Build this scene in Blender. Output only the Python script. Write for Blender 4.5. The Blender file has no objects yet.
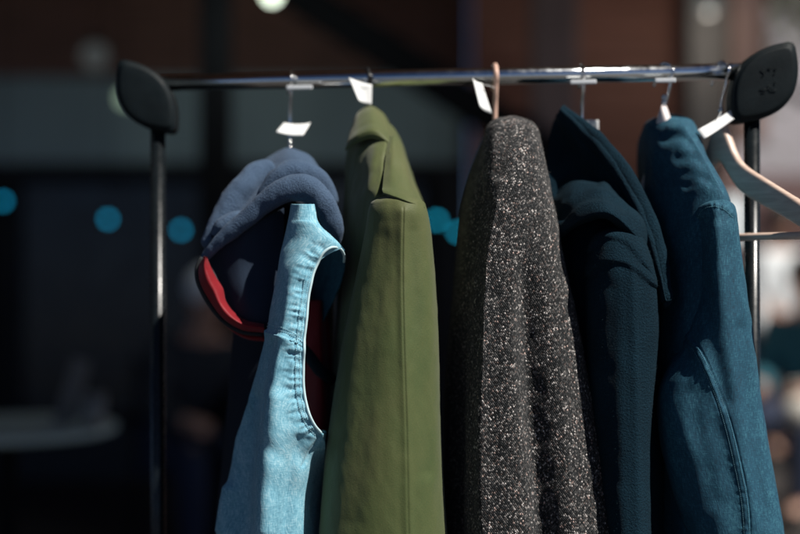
import bpy, bmesh, math, random
import numpy as np
from mathutils import Vector, Matrix

random.seed(4)
RNG = np.random.default_rng(7)
SC = bpy.context.scene
COL = SC.collection

# ------------------------------------------------------------------ camera frame
ZC = 1.30                 # camera height
CD = 2.0                  # camera stands 2 m in front of the rack's middle
LENS = 60.0
K = 36.0 / LENS / 800.0   # metres per photo pixel per metre of distance


def P(px, py, d):
    return Vector(((px - 400) * K * d, d - CD, ZC + (267 - py) * K * d))


def Pn(a):
    a = np.asarray(a, float)
    px, py, d = a[..., 0], a[..., 1], a[..., 2]
    return np.stack([(px - 400) * K * d, d - CD, ZC + (267 - py) * K * d], -1)


def proj(Q):
    d = Q[..., 1] + CD
    return np.stack([400 + Q[..., 0] / (K * d), 267 - (Q[..., 2] - ZC) / (K * d)], -1)


# ------------------------------------------------------------------ objects
def tag(o, label=None, cat=None, group=None, kind=None):
    if label: o['label'] = label
    if cat: o['category'] = cat
    if group: o['group'] = group
    if kind: o['kind'] = kind
    return o


def empty(name, loc, label, cat, group=None):
    o = bpy.data.objects.new(name, None)
    o.empty_display_size = 0.05
    COL.objects.link(o)
    o.location = loc
    return tag(o, label, cat, group)


def link(name, me, mat=None, parent=None):
    o = bpy.data.objects.new(name, me)
    if mat is not None:
        me.materials.clear()
        me.materials.append(mat)
    COL.objects.link(o)
    if parent is not None:
        o.parent = parent
        m = parent.matrix_world.copy() if parent.parent else Matrix.Translation(parent.location) @ parent.rotation_euler.to_matrix().to_4x4()
        o.matrix_parent_inverse = m.inverted()
    return o


def from_bm(name, bm, mat, parent=None, smooth=False):
    bmesh.ops.recalc_face_normals(bm, faces=bm.faces)
    me = bpy.data.meshes.new(name)
    bm.to_mesh(me)
    bm.free()
    if smooth:
        me.polygons.foreach_set('use_smooth', [True] * len(me.polygons))
    return link(name, me, mat, parent)


def bm_box(bm, c, s, rot=None, bev=0.0):
    r = bmesh.ops.create_cube(bm, size=1.0)
    vs = r['verts']
    M = Matrix.Translation(Vector(c)) @ (rot.to_4x4() if rot else Matrix.Identity(4)) @ Matrix.Diagonal((s[0], s[1], s[2], 1))
    bmesh.ops.transform(bm, matrix=M, verts=vs)
    if bev > 0:
        es = list({e for v in vs for e in v.link_edges})
        bmesh.ops.bevel(bm, geom=es, offset=bev, segments=2, affect='EDGES', profile=0.6)
    return bm


def bm_tube(bm, pts, r, seg=10, cap=True):
    pts = [Vector(p) for p in pts]
    n = len(pts)
    rr = r if hasattr(r, '__len__') else [r] * n
    rings = []
    up = None
    for i, p in enumerate(pts):
        t = (pts[min(i + 1, n - 1)] - pts[max(i - 1, 0)]).normalized()
        if up is None:
            up = Vector((0, 0, 1)) if abs(t.z) < 0.9 else Vector((1, 0, 0))
        a = t.cross(up)
        if a.length < 1e-5: a = t.orthogonal()
        a.normalize()
        b = a.cross(t).normalized()
        up = b
        rings.append([bm.verts.new(p + (a * math.cos(2 * math.pi * k / seg) + b * math.sin(2 * math.pi * k / seg)) * rr[i]) for k in range(seg)])
    for i in range(n - 1):
        for k in range(seg):
            bm.faces.new((rings[i][k], rings[i][(k + 1) % seg], rings[i + 1][(k + 1) % seg], rings[i + 1][k]))
    if cap:
        bm.faces.new(rings[0][::-1]); bm.faces.new(rings[-1])
    return bm


def bm_lathe(bm, prof, c=(0, 0, 0), seg=24):
    rings = []
    for r, z in prof:
        rings.append([bm.verts.new((c[0] + r * math.cos(2 * math.pi * k / seg), c[1] + r * math.sin(2 * math.pi * k / seg), c[2] + z)) for k in range(seg)])
    for i in range(len(prof) - 1):
        for k in range(seg):
            bm.faces.new((rings[i][k], rings[i][(k + 1) % seg], rings[i + 1][(k + 1) % seg], rings[i + 1][k]))
    bm.faces.new(rings[0][::-1]); bm.faces.new(rings[-1])
    return bm


def bm_ball(bm, c, r, seg=12, sc=(1, 1, 1)):
    q = bmesh.ops.create_uvsphere(bm, u_segments=seg, v_segments=max(6, seg * 2 // 3), radius=r)
    bmesh.ops.transform(bm, matrix=Matrix.Translation(Vector(c)) @ Matrix.Diagonal((*sc, 1)), verts=q['verts'])
    return bm


# ------------------------------------------------------------------ noise + cloth surfaces
def _hash(i, j, k, s):
    n = (i * 374761393 + j * 668265263 + k * 2147483647 + s * 1274126177) & 0xFFFFFFFF
    n = ((n ^ (n >> 13)) * 1274126177) & 0xFFFFFFFF
    n = (n ^ (n >> 16)) & 0xFFFFFFFF
    n = (n * 2246822519) & 0xFFFFFFFF
    return ((n ^ (n >> 15)) & 0xFFFF) / 32767.5 - 1.0


def vnoise(Q, s=0):
    f = np.floor(Q).astype(np.int64)
    t = Q - f
    t = t * t * t * (t * (t * 6 - 15) + 10)
    out = 0
    for a in (0, 1):
        for b in (0, 1):
            for c in (0, 1):
                w = (t[..., 0] if a else 1 - t[..., 0]) * (t[..., 1] if b else 1 - t[..., 1]) * (t[..., 2] if c else 1 - t[..., 2])
                out = out + w * _hash(f[..., 0] + a, f[..., 1] + b, f[..., 2] + c, s)
    return out


def cub(xs, ys, x):
    xs = np.asarray(xs, float); ys = np.asarray(ys, float)
    dx = np.diff(xs); sl = np.diff(ys) / dx
    m = np.empty_like(ys)
    m[0], m[-1] = sl[0], sl[-1]
    m[1:-1] = (sl[:-1] * dx[1:] + sl[1:] * dx[:-1]) / (dx[1:] + dx[:-1])
    i = np.clip(np.searchsorted(xs, x) - 1, 0, len(xs) - 2)
    h = dx[i]; t = (x - xs[i]) / h
    return ((2 * t**3 - 3 * t**2 + 1) * ys[i] + (t**3 - 2 * t**2 + t) * h * m[i] + (-2 * t**3 + 3 * t**2) * ys[i + 1] + (t**3 - t**2) * h * m[i + 1])


def spline(pts, n):
    pts = np.asarray(pts, float)
    seg = np.linalg.norm(np.diff(pts, axis=0), axis=1)
    s = np.concatenate([[0], np.cumsum(np.maximum(seg, 1e-6))])
    x = np.linspace(0, s[-1], n)
    return np.stack([cub(s, pts[:, k], x) for k in range(pts.shape[1])], -1)


def poly_dist(q, line):
    """distance in photo pixels, side, and arc position of the nearest point on a polyline"""
    line = np.asarray(line, float)
    best = np.full(q.shape[:-1], 1e9); side = np.zeros(q.shape[:-1]); arc = np.zeros(q.shape[:-1])
    acc = 0.0
    for a, b in zip(line[:-1], line[1:]):
        ab = b - a
        L = np.hypot(*ab)
        t = np.clip(((q - a) @ ab) / (L * L), 0, 1)
        r = q - (a + t[..., None] * ab)
        d = np.hypot(r[..., 0], r[..., 1])
        sd = np.sign(ab[0] * r[..., 1] - ab[1] * r[..., 0])
        m = d < best
        best = np.where(m, d, best); side = np.where(m, sd, side); arc = np.where(m, acc + t * L, arc)
        acc += L
    return best, side, arc


def normals(Q, closed):
    if closed:
        du = np.roll(Q, -1, 1) - np.roll(Q, 1, 1)
    else:
        du = np.gradient(Q, axis=1)
    dv = np.gradient(Q, axis=0)
    N = np.cross(du, dv)
    L = np.linalg.norm(N, axis=-1, keepdims=True)
    return N / np.maximum(L, 1e-12)


class Surf:
    """a piece of cloth: grid of points, its normals, and its seams"""
    def __init__(self, Q, closed, out=None, back_anchor=None):
        self.Q, self.closed = Q, closed
        N = normals(Q, closed)
        if closed:
            c = Q.mean(1, keepdims=True)
            if np.mean(np.sum(N * (Q - c), -1)) < 0: N = -N; self.flip = True
            else: self.flip = False
        else:
            if np.mean(N[..., 1]) > 0: N = -N; self.flip = True
            else: self.flip = False
        self.N = N

    def renorm(self):
        N = normals(self.Q, self.closed)
        self.N = -N if self.flip else N

    def front(self):
        view = self.Q - np.array([0, -CD, ZC])
        view = view / np.linalg.norm(view, axis=-1, keepdims=True)
        return np.clip(-np.sum(view * self.N, -1) * 3 + 0.3, 0, 1)

    def folds(self, amp, fh, fv, seed=0, ridged=False):
        S = self.Q * np.array([fh, fh, fv])
        n = vnoise(S + 13.7 * seed, seed)
        if ridged: n = 1 - 2 * np.abs(n)
        if not self.closed:                  # hems stay clean
            nv, nu = n.shape
            eu = np.clip(np.minimum(np.arange(nu), nu - 1 - np.arange(nu)) / (nu * 0.10), 0, 1)
            ev = np.clip(np.minimum(np.arange(nv), nv - 1 - np.arange(nv)) / (nv * 0.10), 0, 1)
            n = n * (eu * eu * (3 - 2 * eu))[None, :] * (0.3 + 0.7 * ev * ev * (3 - 2 * ev))[:, None]
        self.Q = self.Q + self.N * (amp * n)[..., None]
        self.renorm(); return self

    def crease(self, line, amp, w, skew=0.0, fade=False):
        line = spline(line, max(24, len(line) * 6))
        q = proj(self.Q)
        d, s, a = poly_dist(q, line)
        if skew:
            d = d * np.where(s > 0, 1 + skew, 1 - skew)
        tot = np.linalg.norm(np.diff(line, axis=0), axis=1).sum()
        e = np.clip(a / (0.35 * tot), 0, 1) if fade else 1.0
        g = np.exp(-(d / w) ** 2) * self.front() * (e * e * (3 - 2 * e) if fade else 1.0)
        self.Q = self.Q + self.N * (amp * g)[..., None]
        self.renorm(); return self

    def pucker(self, line, amp, w, freq, seed=1, off=0.0):
        """small gathers beside a seam, running across it"""
        line = spline(line, 60)
        q = proj(self.Q)
        d, s, a = poly_dist(q, line)
        nz = vnoise(np.stack([a * freq, d * freq * 0.35 * s, np.full_like(a, seed * 3.1)], -1), seed)
        g = np.exp(-((d - off) / w) ** 2) * self.front()
        self.Q = self.Q + self.N * (amp * nz * g)[..., None]
        self.renorm(); return self

    def step(self, line, amp, w, reach):
        """cloth on the left side of the line lies over the cloth on its right"""
        line = spline(line, 80)
        d, s, a = poly_dist(proj(self.Q), line)
        h = 0.5 * (1 - np.tanh(d * s / w)) * np.exp(-(d / reach) ** 2)
        self.Q = self.Q + self.N * (amp * h * self.front())[..., None]
        self.renorm(); return self

    def on(self, line, n, lift=0.0):
        """points of the visible cloth under a line given in photo pixels"""
        L = spline(line, n)
        q = proj(self.Q).reshape(-1, 2); N = self.N.reshape(-1, 3); Q = self.Q.reshape(-1, 3)
        fr = self.front().reshape(-1) > 0.25
        q, N, Q = q[fr], N[fr], Q[fr]
        out = []; no = []
        for p in L:
            d2 = np.sum((q - p) ** 2, 1)
            c = np.argsort(d2)[:6]
            w = 1 / (d2[c] + 0.05); w /= w.sum()
            nn = (N[c] * w[:, None]).sum(0); nn /= np.linalg.norm(nn) + 1e-9
            out.append((Q[c] * w[:, None]).sum(0) + nn * lift); no.append(nn)
        return np.array(out), np.array(no)

    def build(self, name, mat, parent, thick=0.0):
        Q = self.Q
        nv, nu = Q.shape[:2]
        me = bpy.data.meshes.new(name)
        idx = np.arange(nv * nu).reshape(nv, nu)
        if self.closed:
            nxt = np.roll(idx, -1, 1)
            A, B = idx[:-1], nxt[:-1]; C, D = nxt[1:], idx[1:]
        else:
            A, B = idx[:-1, :-1], idx[:-1, 1:]; C, D = idx[1:, 1:], idx[1:, :-1]
        F = np.stack([A, B, C, D], -1).reshape(-1, 4)
        if self.flip: F = F[:, ::-1]
        nf = len(F)
        me.vertices.add(nv * nu); me.vertices.foreach_set('co', Q.reshape(-1).astype(np.float32))
        me.loops.add(nf * 4); me.loops.foreach_set('vertex_index', F.reshape(-1).astype(np.int32))
        me.polygons.add(nf)
        me.polygons.foreach_set('loop_start', np.arange(0, nf * 4, 4, dtype=np.int32))
        me.polygons.foreach_set('loop_total', np.full(nf, 4, dtype=np.int32))
        me.polygons.foreach_set('use_smooth', np.ones(nf, dtype=bool))
        # cloth coordinates in metres, measured along the cloth from the column that faces forward
        Qu = np.concatenate([Q, Q[:, :1]], 1) if self.closed else Q
        cu = np.concatenate([np.zeros((nv, 1)), np.cumsum(np.linalg.norm(np.diff(Qu, axis=1), axis=-1), 1)], 1)
        j0 = int(nu * 0.34) if self.closed else nu // 2
        cu = cu - cu[:, j0:j0 + 1]
        k = np.ones(9) / 9
        cu = np.apply_along_axis(lambda c: np.convolve(np.pad(c, 4, mode='edge'), k, 'valid'), 0, cu)
        cv = np.concatenate([[0], np.cumsum(np.linalg.norm(np.diff(Q[:, j0], axis=0), axis=-1))])
        nc = F % nu; nr = F // nu
        ncu = nc.copy()
        if self.closed:                      # keep the seam face from wrapping back
            w = (nc.max(1) - nc.min(1)) > nu / 2
            ncu = np.where(w[:, None] & (nc == 0), nu, nc)
        uv = np.stack([cu[nr, ncu], -cv[nr]], -1).reshape(-1)
        lay = me.uv_layers.new(name='cloth')
        lay.data.foreach_set('uv', uv.astype(np.float32))
        me.update(); me.validate()
        o = link(name, me, mat, parent)
        if thick:
            m = o.modifiers.new('thickness', 'SOLIDIFY'); m.thickness = thick; m.offset = -1
        self.obj = o
        return o


def tube(rows, nu=220, step=1.0, n=2.0, cap=8.0):
    """hanging closed cloth: rows of (py, left px, right px, nearest distance, half depth[, px of the front ridge])"""
    R = np.array([list(r) + ([(r[1] + r[2]) / 2] if len(r) == 5 else []) for r in rows], float)
    vis = np.arange(R[0, 0], min(545, R[-1, 0]), step)
    rest = np.arange(min(545, R[-1, 0]), R[-1, 0] + 0.1, 6.0)
    py = np.concatenate([vis, rest]) if len(rest) > 1 else vis
    L, Rr, d, t, fx = [cub(R[:, 0], R[:, k], py) for k in range(1, 6)]
    s = np.clip((py - py[0]) / cap, 0, 1)
    e = np.sqrt(np.clip(1 - (1 - s) ** 2, 0.0004, 1))
    nf = int(nu * 0.68)
    th = np.concatenate([np.linspace(0, math.pi, nf, endpoint=False), np.linspace(math.pi, 2 * math.pi, nu - nf, endpoint=False)])
    c, sn = np.cos(th), np.sin(th)
    ex = 2.0 / n
    sx = np.sign(c) * np.abs(c) ** ex; sy = np.sign(sn) * np.abs(sn) ** ex
    dc = d + t
    cx = ((L + Rr) / 2 - 400) * K * dc
    w = (Rr - L) / 2 * K * dc * e
    f = np.where(R[:, 5].std() > 0, (fx - 400) * K * (d + 0.25 * t) - cx, 0.0) * e
    f = np.clip(f, -0.8 * w, 0.8 * w)
    X = cx[:, None] + w[:, None] * sx + f[:, None] * np.clip(sy, 0, 1) ** 0.8 * (1 - np.abs(sx))
    Y = dc[:, None] - CD - (t * e)[:, None] * sy
    Z = np.broadcast_to((ZC + (267 - py) * K * dc)[:, None], X.shape)
    return Surf(np.stack([X, Y, Z], -1), True)


def patch(rows, nv=120, nu=120):
    """open cloth through a grid of (px, py, distance)"""
    rows = np.array(rows, float)
    a = np.stack([spline(r, nu) for r in Pn(rows)], 0)
    b = np.stack([spline(a[:, j], nv) for j in range(nu)], 1)
    return Surf(b, False)


def stitches(name, surf, line, mat, parent, gap=2.2, r=0.0005, lift=0.0004, lines=None):
    """dashes of thread along seams, one mesh"""
    bm = bmesh.new()
    for ln in (lines or [line]):
        ln = np.asarray(ln, float)
        L = np.hypot(*np.diff(spline(ln, 60), axis=0).T).sum()
        n = max(6, int(L / gap) * 2)
        pts, no = surf.on(ln, n, lift)
        for i in range(0, n - 1, 2):
            a, b = Vector(pts[i]), Vector(pts[i + 1])
            if (b - a).length < 0.0004 or (b - a).length > 0.01: continue
            m = (a + b) / 2 + Vector(no[i]) * r * 0.9
            bm_tube(bm, [a, m, b], [r * 0.7, r, r * 0.7], 5)
    return from_bm(name, bm, mat, parent, True)


# ------------------------------------------------------------------ materials
class N:
    def __init__(self, name):
        self.m = bpy.data.materials.new(name)
        self.m.use_nodes = True
        self.t = self.m.node_tree
        self.b = self.t.nodes['Principled BSDF']

    def new(self, kind, **kw):
        n = self.t.nodes.new(kind)
        for k, v in kw.items():
            if k in n.inputs.keys(): n.inputs[k].default_value = v
            else: setattr(n, k, v)
        return n

    def link(self, a, b): self.t.links.new(a, b)

    def ramp(self, fac, stops, interp='LINEAR'):
        r = self.new('ShaderNodeValToRGB')
        r.color_ramp.interpolation = interp
        e = r.color_ramp.elements
        while len(e) < len(stops): e.new(0.5)
        for el, (p, c) in zip(e, stops):
            el.position = p; el.color = (*c, 1) if len(c) == 3 else c
        self.link(fac, r.inputs[0])
        return r.outputs[0]

    def mix(self, fac, a, b, mode='MIX'):
        x = self.new('ShaderNodeMix'); x.data_type = 'RGBA'; x.blend_type = mode
        for sock, v in ((0, fac), (6, a), (7, b)):
            if hasattr(v, 'is_output'): self.link(v, x.inputs[sock])
            else: x.inputs[sock].default_value = v if sock == 0 else (*v, 1)
        return x.outputs[2]

    def math(self, op, a, b=None, c=None):
        x = self.new('ShaderNodeMath'); x.operation = op
        for i, v in enumerate((a, b, c)):
            if v is None: continue
            if hasattr(v, 'is_output'): self.link(v, x.inputs[i])
            else: x.inputs[i].default_value = v
        return x.outputs[0]

    def coord(self, out='UV', scale=(1, 1, 1), rot=(0, 0, 0)):
        c = self.new('ShaderNodeTexCoord'); m = self.new('ShaderNodeMapping')
        m.inputs['Scale'].default_value = scale; m.inputs['Rotation'].default_value = rot
        self.link(c.outputs[out], m.inputs[0])
        return m.outputs[0]

    def noise(self, vec, scale, detail=3, rough=0.55, dist=0.0):
        n = self.new('ShaderNodeTexNoise', Scale=scale, Detail=detail, Roughness=rough, Distortion=dist)
        self.link(vec, n.inputs['Vector'])
        return n.outputs['Fac']

    def bump(self, h, strength, dist, prev=None):
        b = self.new('ShaderNodeBump', Strength=strength, Distance=dist)
        self.link(h, b.inputs['Height'])
        if prev is not None: self.link(prev, b.inputs['Normal'])
        self.link(b.outputs[0], self.b.inputs['Normal'])
        return b.outputs[0]

    def set(self, **kw):
        for k, v in kw.items():
            k = k.replace('_', ' ')
            if hasattr(v, 'is_output'): self.link(v, self.b.inputs[k])
            else: self.b.inputs[k].default_value = (*v, 1) if hasattr(v, '__len__') and len(v) == 3 else v
        return self


def plain(name, col, rough=0.5, metal=0.0, var=0.15, scale=8.0, bump=0.0, bscale=60.0, coord='Object', **kw):
    n = N(name)
    v = n.coord(coord)
    f = n.noise(v, scale, 4)
    c = n.ramp(f, [(0.3, tuple(x * (1 - var) for x in col)), (0.7, tuple(min(1, x * (1 + var)) for x in col))])
    n.set(Base_Color=c, Metallic=metal)
    r = n.ramp(n.noise(v, scale * 3, 3), [(0.3, (max(0, rough - 0.06),) * 3), (0.7, (min(1, rough + 0.06),) * 3)])
    n.link(r, n.b.inputs['Roughness'])
    if bump: n.bump(n.noise(v, bscale, 3), bump, 0.002)
    n.set(**kw)
    return n.m


def denim(name, dark, mid, pale, fleck=0.5, sheen=0.1):
    n = N(name)
    uv = n.coord('UV')
    warp = n.noise(n.coord('UV', (520, 110, 1)), 1.0, 2, 0.6)
    weft = n.noise(n.coord('UV', (140, 560, 1)), 1.0, 2, 0.6)
    wave = n.new('ShaderNodeTexWave', Scale=1.0, Distortion=1.2, Detail=2.0)
    wave.inputs['Detail Scale'].default_value = 3.0
    n.link(n.coord('UV', (260, 260, 1), (0, 0, math.radians(33))), wave.inputs['Vector'])
    grain = n.math('ADD', n.math('MULTIPLY', warp, 0.6), n.math('MULTIPLY', weft, 0.4))
    big = n.noise(n.coord('UV', (16, 7, 1)), 1.0, 4, 0.6)
    mid_n = n.noise(n.coord('UV', (70, 40, 1)), 1.0, 3, 0.6)
    f = n.math('ADD', n.math('MULTIPLY', grain, fleck), n.math('MULTIPLY', big, (1 - fleck) * 0.6))
    f = n.math('ADD', f, n.math('MULTIPLY', mid_n, (1 - fleck) * 0.4))
    col = n.ramp(f, [(0.30, dark), (0.5, mid), (0.70, pale)])
    n.set(Base_Color=col, Roughness=0.85, Sheen_Weight=sheen, Sheen_Roughness=0.5)
    b = n.bump(wave.outputs['Fac'], 0.2, 0.0004)
    b = n.bump(grain, 0.55, 0.0009, b)
    n.bump(mid_n, 0.3, 0.002, b)
    return n.m


def wool(name, dark, light, bump=0.6, sheen=0.25):
    n = N(name)
    v = n.coord('UV')
    f1 = n.noise(v, 800, 3, 0.65); f2 = n.noise(v, 330, 2, 0.6); f3 = n.noise(v, 14, 3)
    f = n.math('ADD', n.math('MULTIPLY', f1, 0.45), n.math('ADD', n.math('MULTIPLY', f2, 0.3), n.math('MULTIPLY', f3, 0.25)))
    n.set(Base_Color=n.ramp(f, [(0.35, dark), (0.65, light)]), Roughness=0.95, Sheen_Weight=sheen, Sheen_Roughness=0.6)
    n.b.inputs['Specular IOR Level'].default_value = 0.15
    b = n.bump(f2, bump, 0.0032)
    n.bump(f1, bump, 0.0016, b)
    return n.m


def cotton(name, a, b, c, rough=0.7, sheen=0.1, bump=0.3):
    n = N(name)
    warp = n.noise(n.coord('UV', (1100, 300, 1)), 1.0, 2); weft = n.noise(n.coord('UV', (300, 1100, 1)), 1.0, 2)
    g = n.math('MULTIPLY', n.math('ADD', warp, weft), 0.5)
    big = n.noise(n.coord('UV', (9, 5, 1)), 1.0, 4, 0.6)
    f = n.math('ADD', n.math('MULTIPLY', g, 0.45), n.math('MULTIPLY', big, 0.55))
    n.set(Base_Color=n.ramp(f, [(0.36, a), (0.5, b), (0.64, c)]), Roughness=rough, Sheen_Weight=sheen)
    n.b.inputs['Specular IOR Level'].default_value = 0.3
    bb = n.bump(g, bump, 0.0008)
    n.bump(n.noise(n.coord('UV', (60, 25, 1)), 1.0, 3), 0.25, 0.0025, bb)
    return n.m


def tweed(name):
    n = N(name)
    vec = n.coord('UV', (440, 390, 1), (0, 0, math.radians(38)))
    wob = n.new('ShaderNodeTexNoise', Scale=0.9, Detail=2.0)
    n.link(vec, wob.inputs['Vector'])
    addv = n.new('ShaderNodeVectorMath'); addv.operation = 'MULTIPLY_ADD'
    n.link(wob.outputs['Color'], addv.inputs[0]); addv.inputs[1].default_value = (0.45, 0.45, 0); n.link(vec, addv.inputs[2])
    vo = n.new('ShaderNodeTexVoronoi', Randomness=0.28, Scale=1.0)
    n.link(addv.outputs[0], vo.inputs['Vector'])
    sep = n.new('ShaderNodeSeparateColor'); n.link(vo.outputs['Color'], sep.inputs[0])
    cell = sep.outputs[0]
    patchy = n.noise(n.coord('UV', (60, 60, 1)), 1.0, 3)
    cell = n.math('ADD', cell, n.math('MULTIPLY', n.math('SUBTRACT', patchy, 0.5), 0.55))
    col = n.ramp(cell, [(0.0, (0.006, 0.008, 0.010)), (0.30, (0.014, 0.017, 0.019)), (0.50, (0.038, 0.041, 0.043)), (0.72, (0.080, 0.079, 0.078)),
                        (0.86, (0.165, 0.155, 0.148)), (0.97, (0.36, 0.335, 0.32)), (1.0, (0.62, 0.58, 0.55))])
    pink = n.math('GREATER_THAN', sep.outputs[1], 0.82)
    col = n.mix(n.math('MULTIPLY', pink, 0.55), col, (1.0, 0.62, 0.52), 'MULTIPLY')
    edge = n.ramp(vo.outputs['Distance'], [(0.30, (1, 1, 1)), (0.62, (0.25, 0.25, 0.25))])
    col = n.mix(1.0, col, edge, 'MULTIPLY')
    n.set(Base_Color=col, Roughness=0.95, Sheen_Weight=0.12)
    n.b.inputs['Specular IOR Level'].default_value = 0.2
    h = n.math('SUBTRACT', 1.0, vo.outputs['Distance'])
    b = n.bump(h, 0.9, 0.0022)
    n.bump(n.noise(n.coord('UV', (1, 1, 1)), 1500, 2), 0.4, 0.0008, b)
    return n.m


def wood(name, a, b, rough=0.5, scale=(60, 60, 6), bump=0.15, coord='Object'):
    n = N(name)
    g = n.noise(n.coord(coord, scale), 1.0, 5, 0.6, 1.2)
    n.set(Base_Color=n.ramp(g, [(0.3, a), (0.7, b)]), Roughness=rough)
    n.bump(g, bump, 0.002)
    return n.m


def glow(name, col, strength):
    n = N(name)
    f = n.noise(n.coord('Object'), 5, 2)
    c = n.ramp(f, [(0.2, tuple(x * 0.9 for x in col)), (0.8, col)])
    n.set(Base_Color=(0.02, 0.02, 0.02), Emission_Color=c, Emission_Strength=strength)
    return n.m


M = {}
M['chrome'] = plain('chromed_steel', (0.80, 0.83, 0.84), 0.15, 1.0, 0.05, 30)
M['postchrome'] = plain('dark_enamelled_steel', (0.007, 0.010, 0.012), 0.27, 0.0, 0.2, 30, Specular_IOR_Level=0.35)
M['steel'] = plain('hook_steel', (0.72, 0.72, 0.72), 0.2, 1.0, 0.05, 60)
M['black_wire'] = plain('black_coated_wire', (0.012, 0.012, 0.013), 0.35, 0.0)
M['peach'] = plain('beige_coated_wire', (0.62, 0.40, 0.31), 0.4, 0.0)
M['plastic'] = plain('black_plastic', (0.006, 0.010, 0.012), 0.55, 0.0, 0.25, 30, 0.2, 500, Specular_IOR_Level=0.13)
M['rubber'] = plain('dark_rubber', (0.02, 0.02, 0.02), 0.7)
M['paper'] = plain('white_card', (0.80, 0.81, 0.80), 0.75, 0.0, 0.03, 60, 0.1, 300)
M['white_strip'] = plain('smooth_white', (0.75, 0.78, 0.8), 0.3, 0.0, 0.03, 40)
M['thread_w'] = plain('white_cord', (0.7, 0.7, 0.68), 0.8, 0.0)
M['hangerwood'] = wood('pale_beech', (0.56, 0.40, 0.32), (0.74, 0.57, 0.47), 0.42, (14, 14, 120), 0.06)
M['hangerwhite'] = plain('pinkish_white_wood', (0.78, 0.70, 0.68), 0.45, 0.0, 0.04)  # paler, pinker tone than the beech hangers
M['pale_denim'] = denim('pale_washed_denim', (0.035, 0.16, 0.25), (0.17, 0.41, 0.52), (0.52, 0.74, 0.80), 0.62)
M['pale_edge'] = denim('paler_denim_edge', (0.30, 0.50, 0.56), (0.5, 0.68, 0.72), (0.7, 0.8, 0.82), 0.6)  # paler denim for the armhole binding
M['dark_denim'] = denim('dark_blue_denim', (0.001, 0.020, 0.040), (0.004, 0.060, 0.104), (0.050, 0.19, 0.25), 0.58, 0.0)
M['stitch_d'] = plain('blue_thread', (0.10, 0.25, 0.31), 0.7)
M['stitch_p'] = plain('pale_blue_thread', (0.38, 0.58, 0.64), 0.7)
M['green'] = cotton('olive_cotton_twill', (0.048, 0.074, 0.021), (0.072, 0.090, 0.028), (0.098, 0.103, 0.038), 0.62, 0.15, 0.55)
M['green_dark'] = plain('olive_thread', (0.03, 0.04, 0.012), 0.8)
M['tweed'] = tweed('speckled_tweed')
M['navy_wool'] = wool('navy_boiled_wool', (0.001, 0.008, 0.015), (0.007, 0.032, 0.052), 1.0, 0.0)
M['navy_fleece'] = wool('slate_blue_jersey', (0.028, 0.052, 0.096), (0.085, 0.135, 0.212), 0.5, 0.06)
M['navy_lining'] = cotton('dark_navy_lining', (0.004, 0.008, 0.016), (0.006, 0.011, 0.021), (0.009, 0.015, 0.027), 0.8, 0.0)
M['navy_cloth'] = cotton('navy_hood_cloth', (0.007, 0.014, 0.028), (0.011, 0.021, 0.040), (0.017, 0.030, 0.055), 0.9, 0.0)
M['red'] = cotton('red_lining', (0.15, 0.003, 0.008), (0.21, 0.005, 0.011), (0.26, 0.007, 0.014), 0.55, 0.1)
M['grey_tape'] = cotton('charcoal_tape', (0.012, 0.014, 0.017), (0.02, 0.022, 0.025), (0.03, 0.033, 0.036), 0.8)

# ------------------------------------------------------------------ the clothes rack
RL = P(158, 83, 2.07); RR = P(752, 71, 1.945)
RZ = (RL.z + RR.z) / 2
RL.z = RR.z = RZ
RDIR = (RR - RL).normalized()
RPERP = Vector((RDIR.y, -RDIR.x, 0)).normalized()      # towards the camera


def rail_at(px):
    """point on the rail's axis seen at photo column px"""
    a = (px - 400) * K
    # x = a*(y+CD)
    t = (a * (RL.y + CD) - RL.x) / (RDIR.x - a * RDIR.y)
    return RL + RDIR * t


rack = empty('clothes_rack', (0.07, 0, 0), 'black and chrome clothes rack with leaf shaped plastic corner caps', 'clothes rack')
bm = bmesh.new(); bm_tube(bm, [RL, RL.lerp(RR, 0.5), RR], 0.0125, 28)
from_bm('rail', bm, M['chrome'], rack, True)
posts = []
for e, sgn in ((RL, -1), (RR, 1)):
    b = e.copy(); 
    bm = bmesh.new(); bm_tube(bm, [Vector((b.x, b.y, 0.09)), Vector((b.x, b.y, 0.8)), Vector((b.x, b.y, RZ - 0.03))], 0.0115, 24)
    po = from_bm('post', bm, M['postchrome'], rack, True)
    bm = bmesh.new(); bm_lathe(bm, [(0.0145, -0.015), (0.0155, -0.012), (0.0155, 0.012), (0.0145, 0.015)], (b.x, b.y, 0.62), 24)
    from_bm('collar', bm, M['plastic'], po, True)
    bm = bmesh.new()
    bm_tube(bm, [b + RPERP * 0.26 + Vector((0, 0, 0.085 - RZ)), b + Vector((0, 0, 0.085 - RZ)), b - RPERP * 0.26 + Vector((0, 0, 0.085 - RZ))], 0.0125, 18)
    ft = from_bm('foot', bm, M['chrome'], rack, True)
    for q in (-1, 1):
        c = b + RPERP * 0.24 * q; c.z = 0.034
        bm = bmesh.new()
        rot = Matrix.Rotation(math.radians(90), 3, 'Y')
        r = bmesh.ops.create_cone(bm, cap_ends=True, segments=24, radius1=0.03, radius2=0.03, depth=0.02)
        bmesh.ops.transform(bm, matrix=Matrix.Translation(c) @ rot.to_4x4(), verts=r['verts'])
        bm_box(bm, c + Vector((0, 0, 0.028)), (0.03, 0.02, 0.03), None, 0.004)
        from_bm('caster', bm, M['rubber'], ft)


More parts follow.
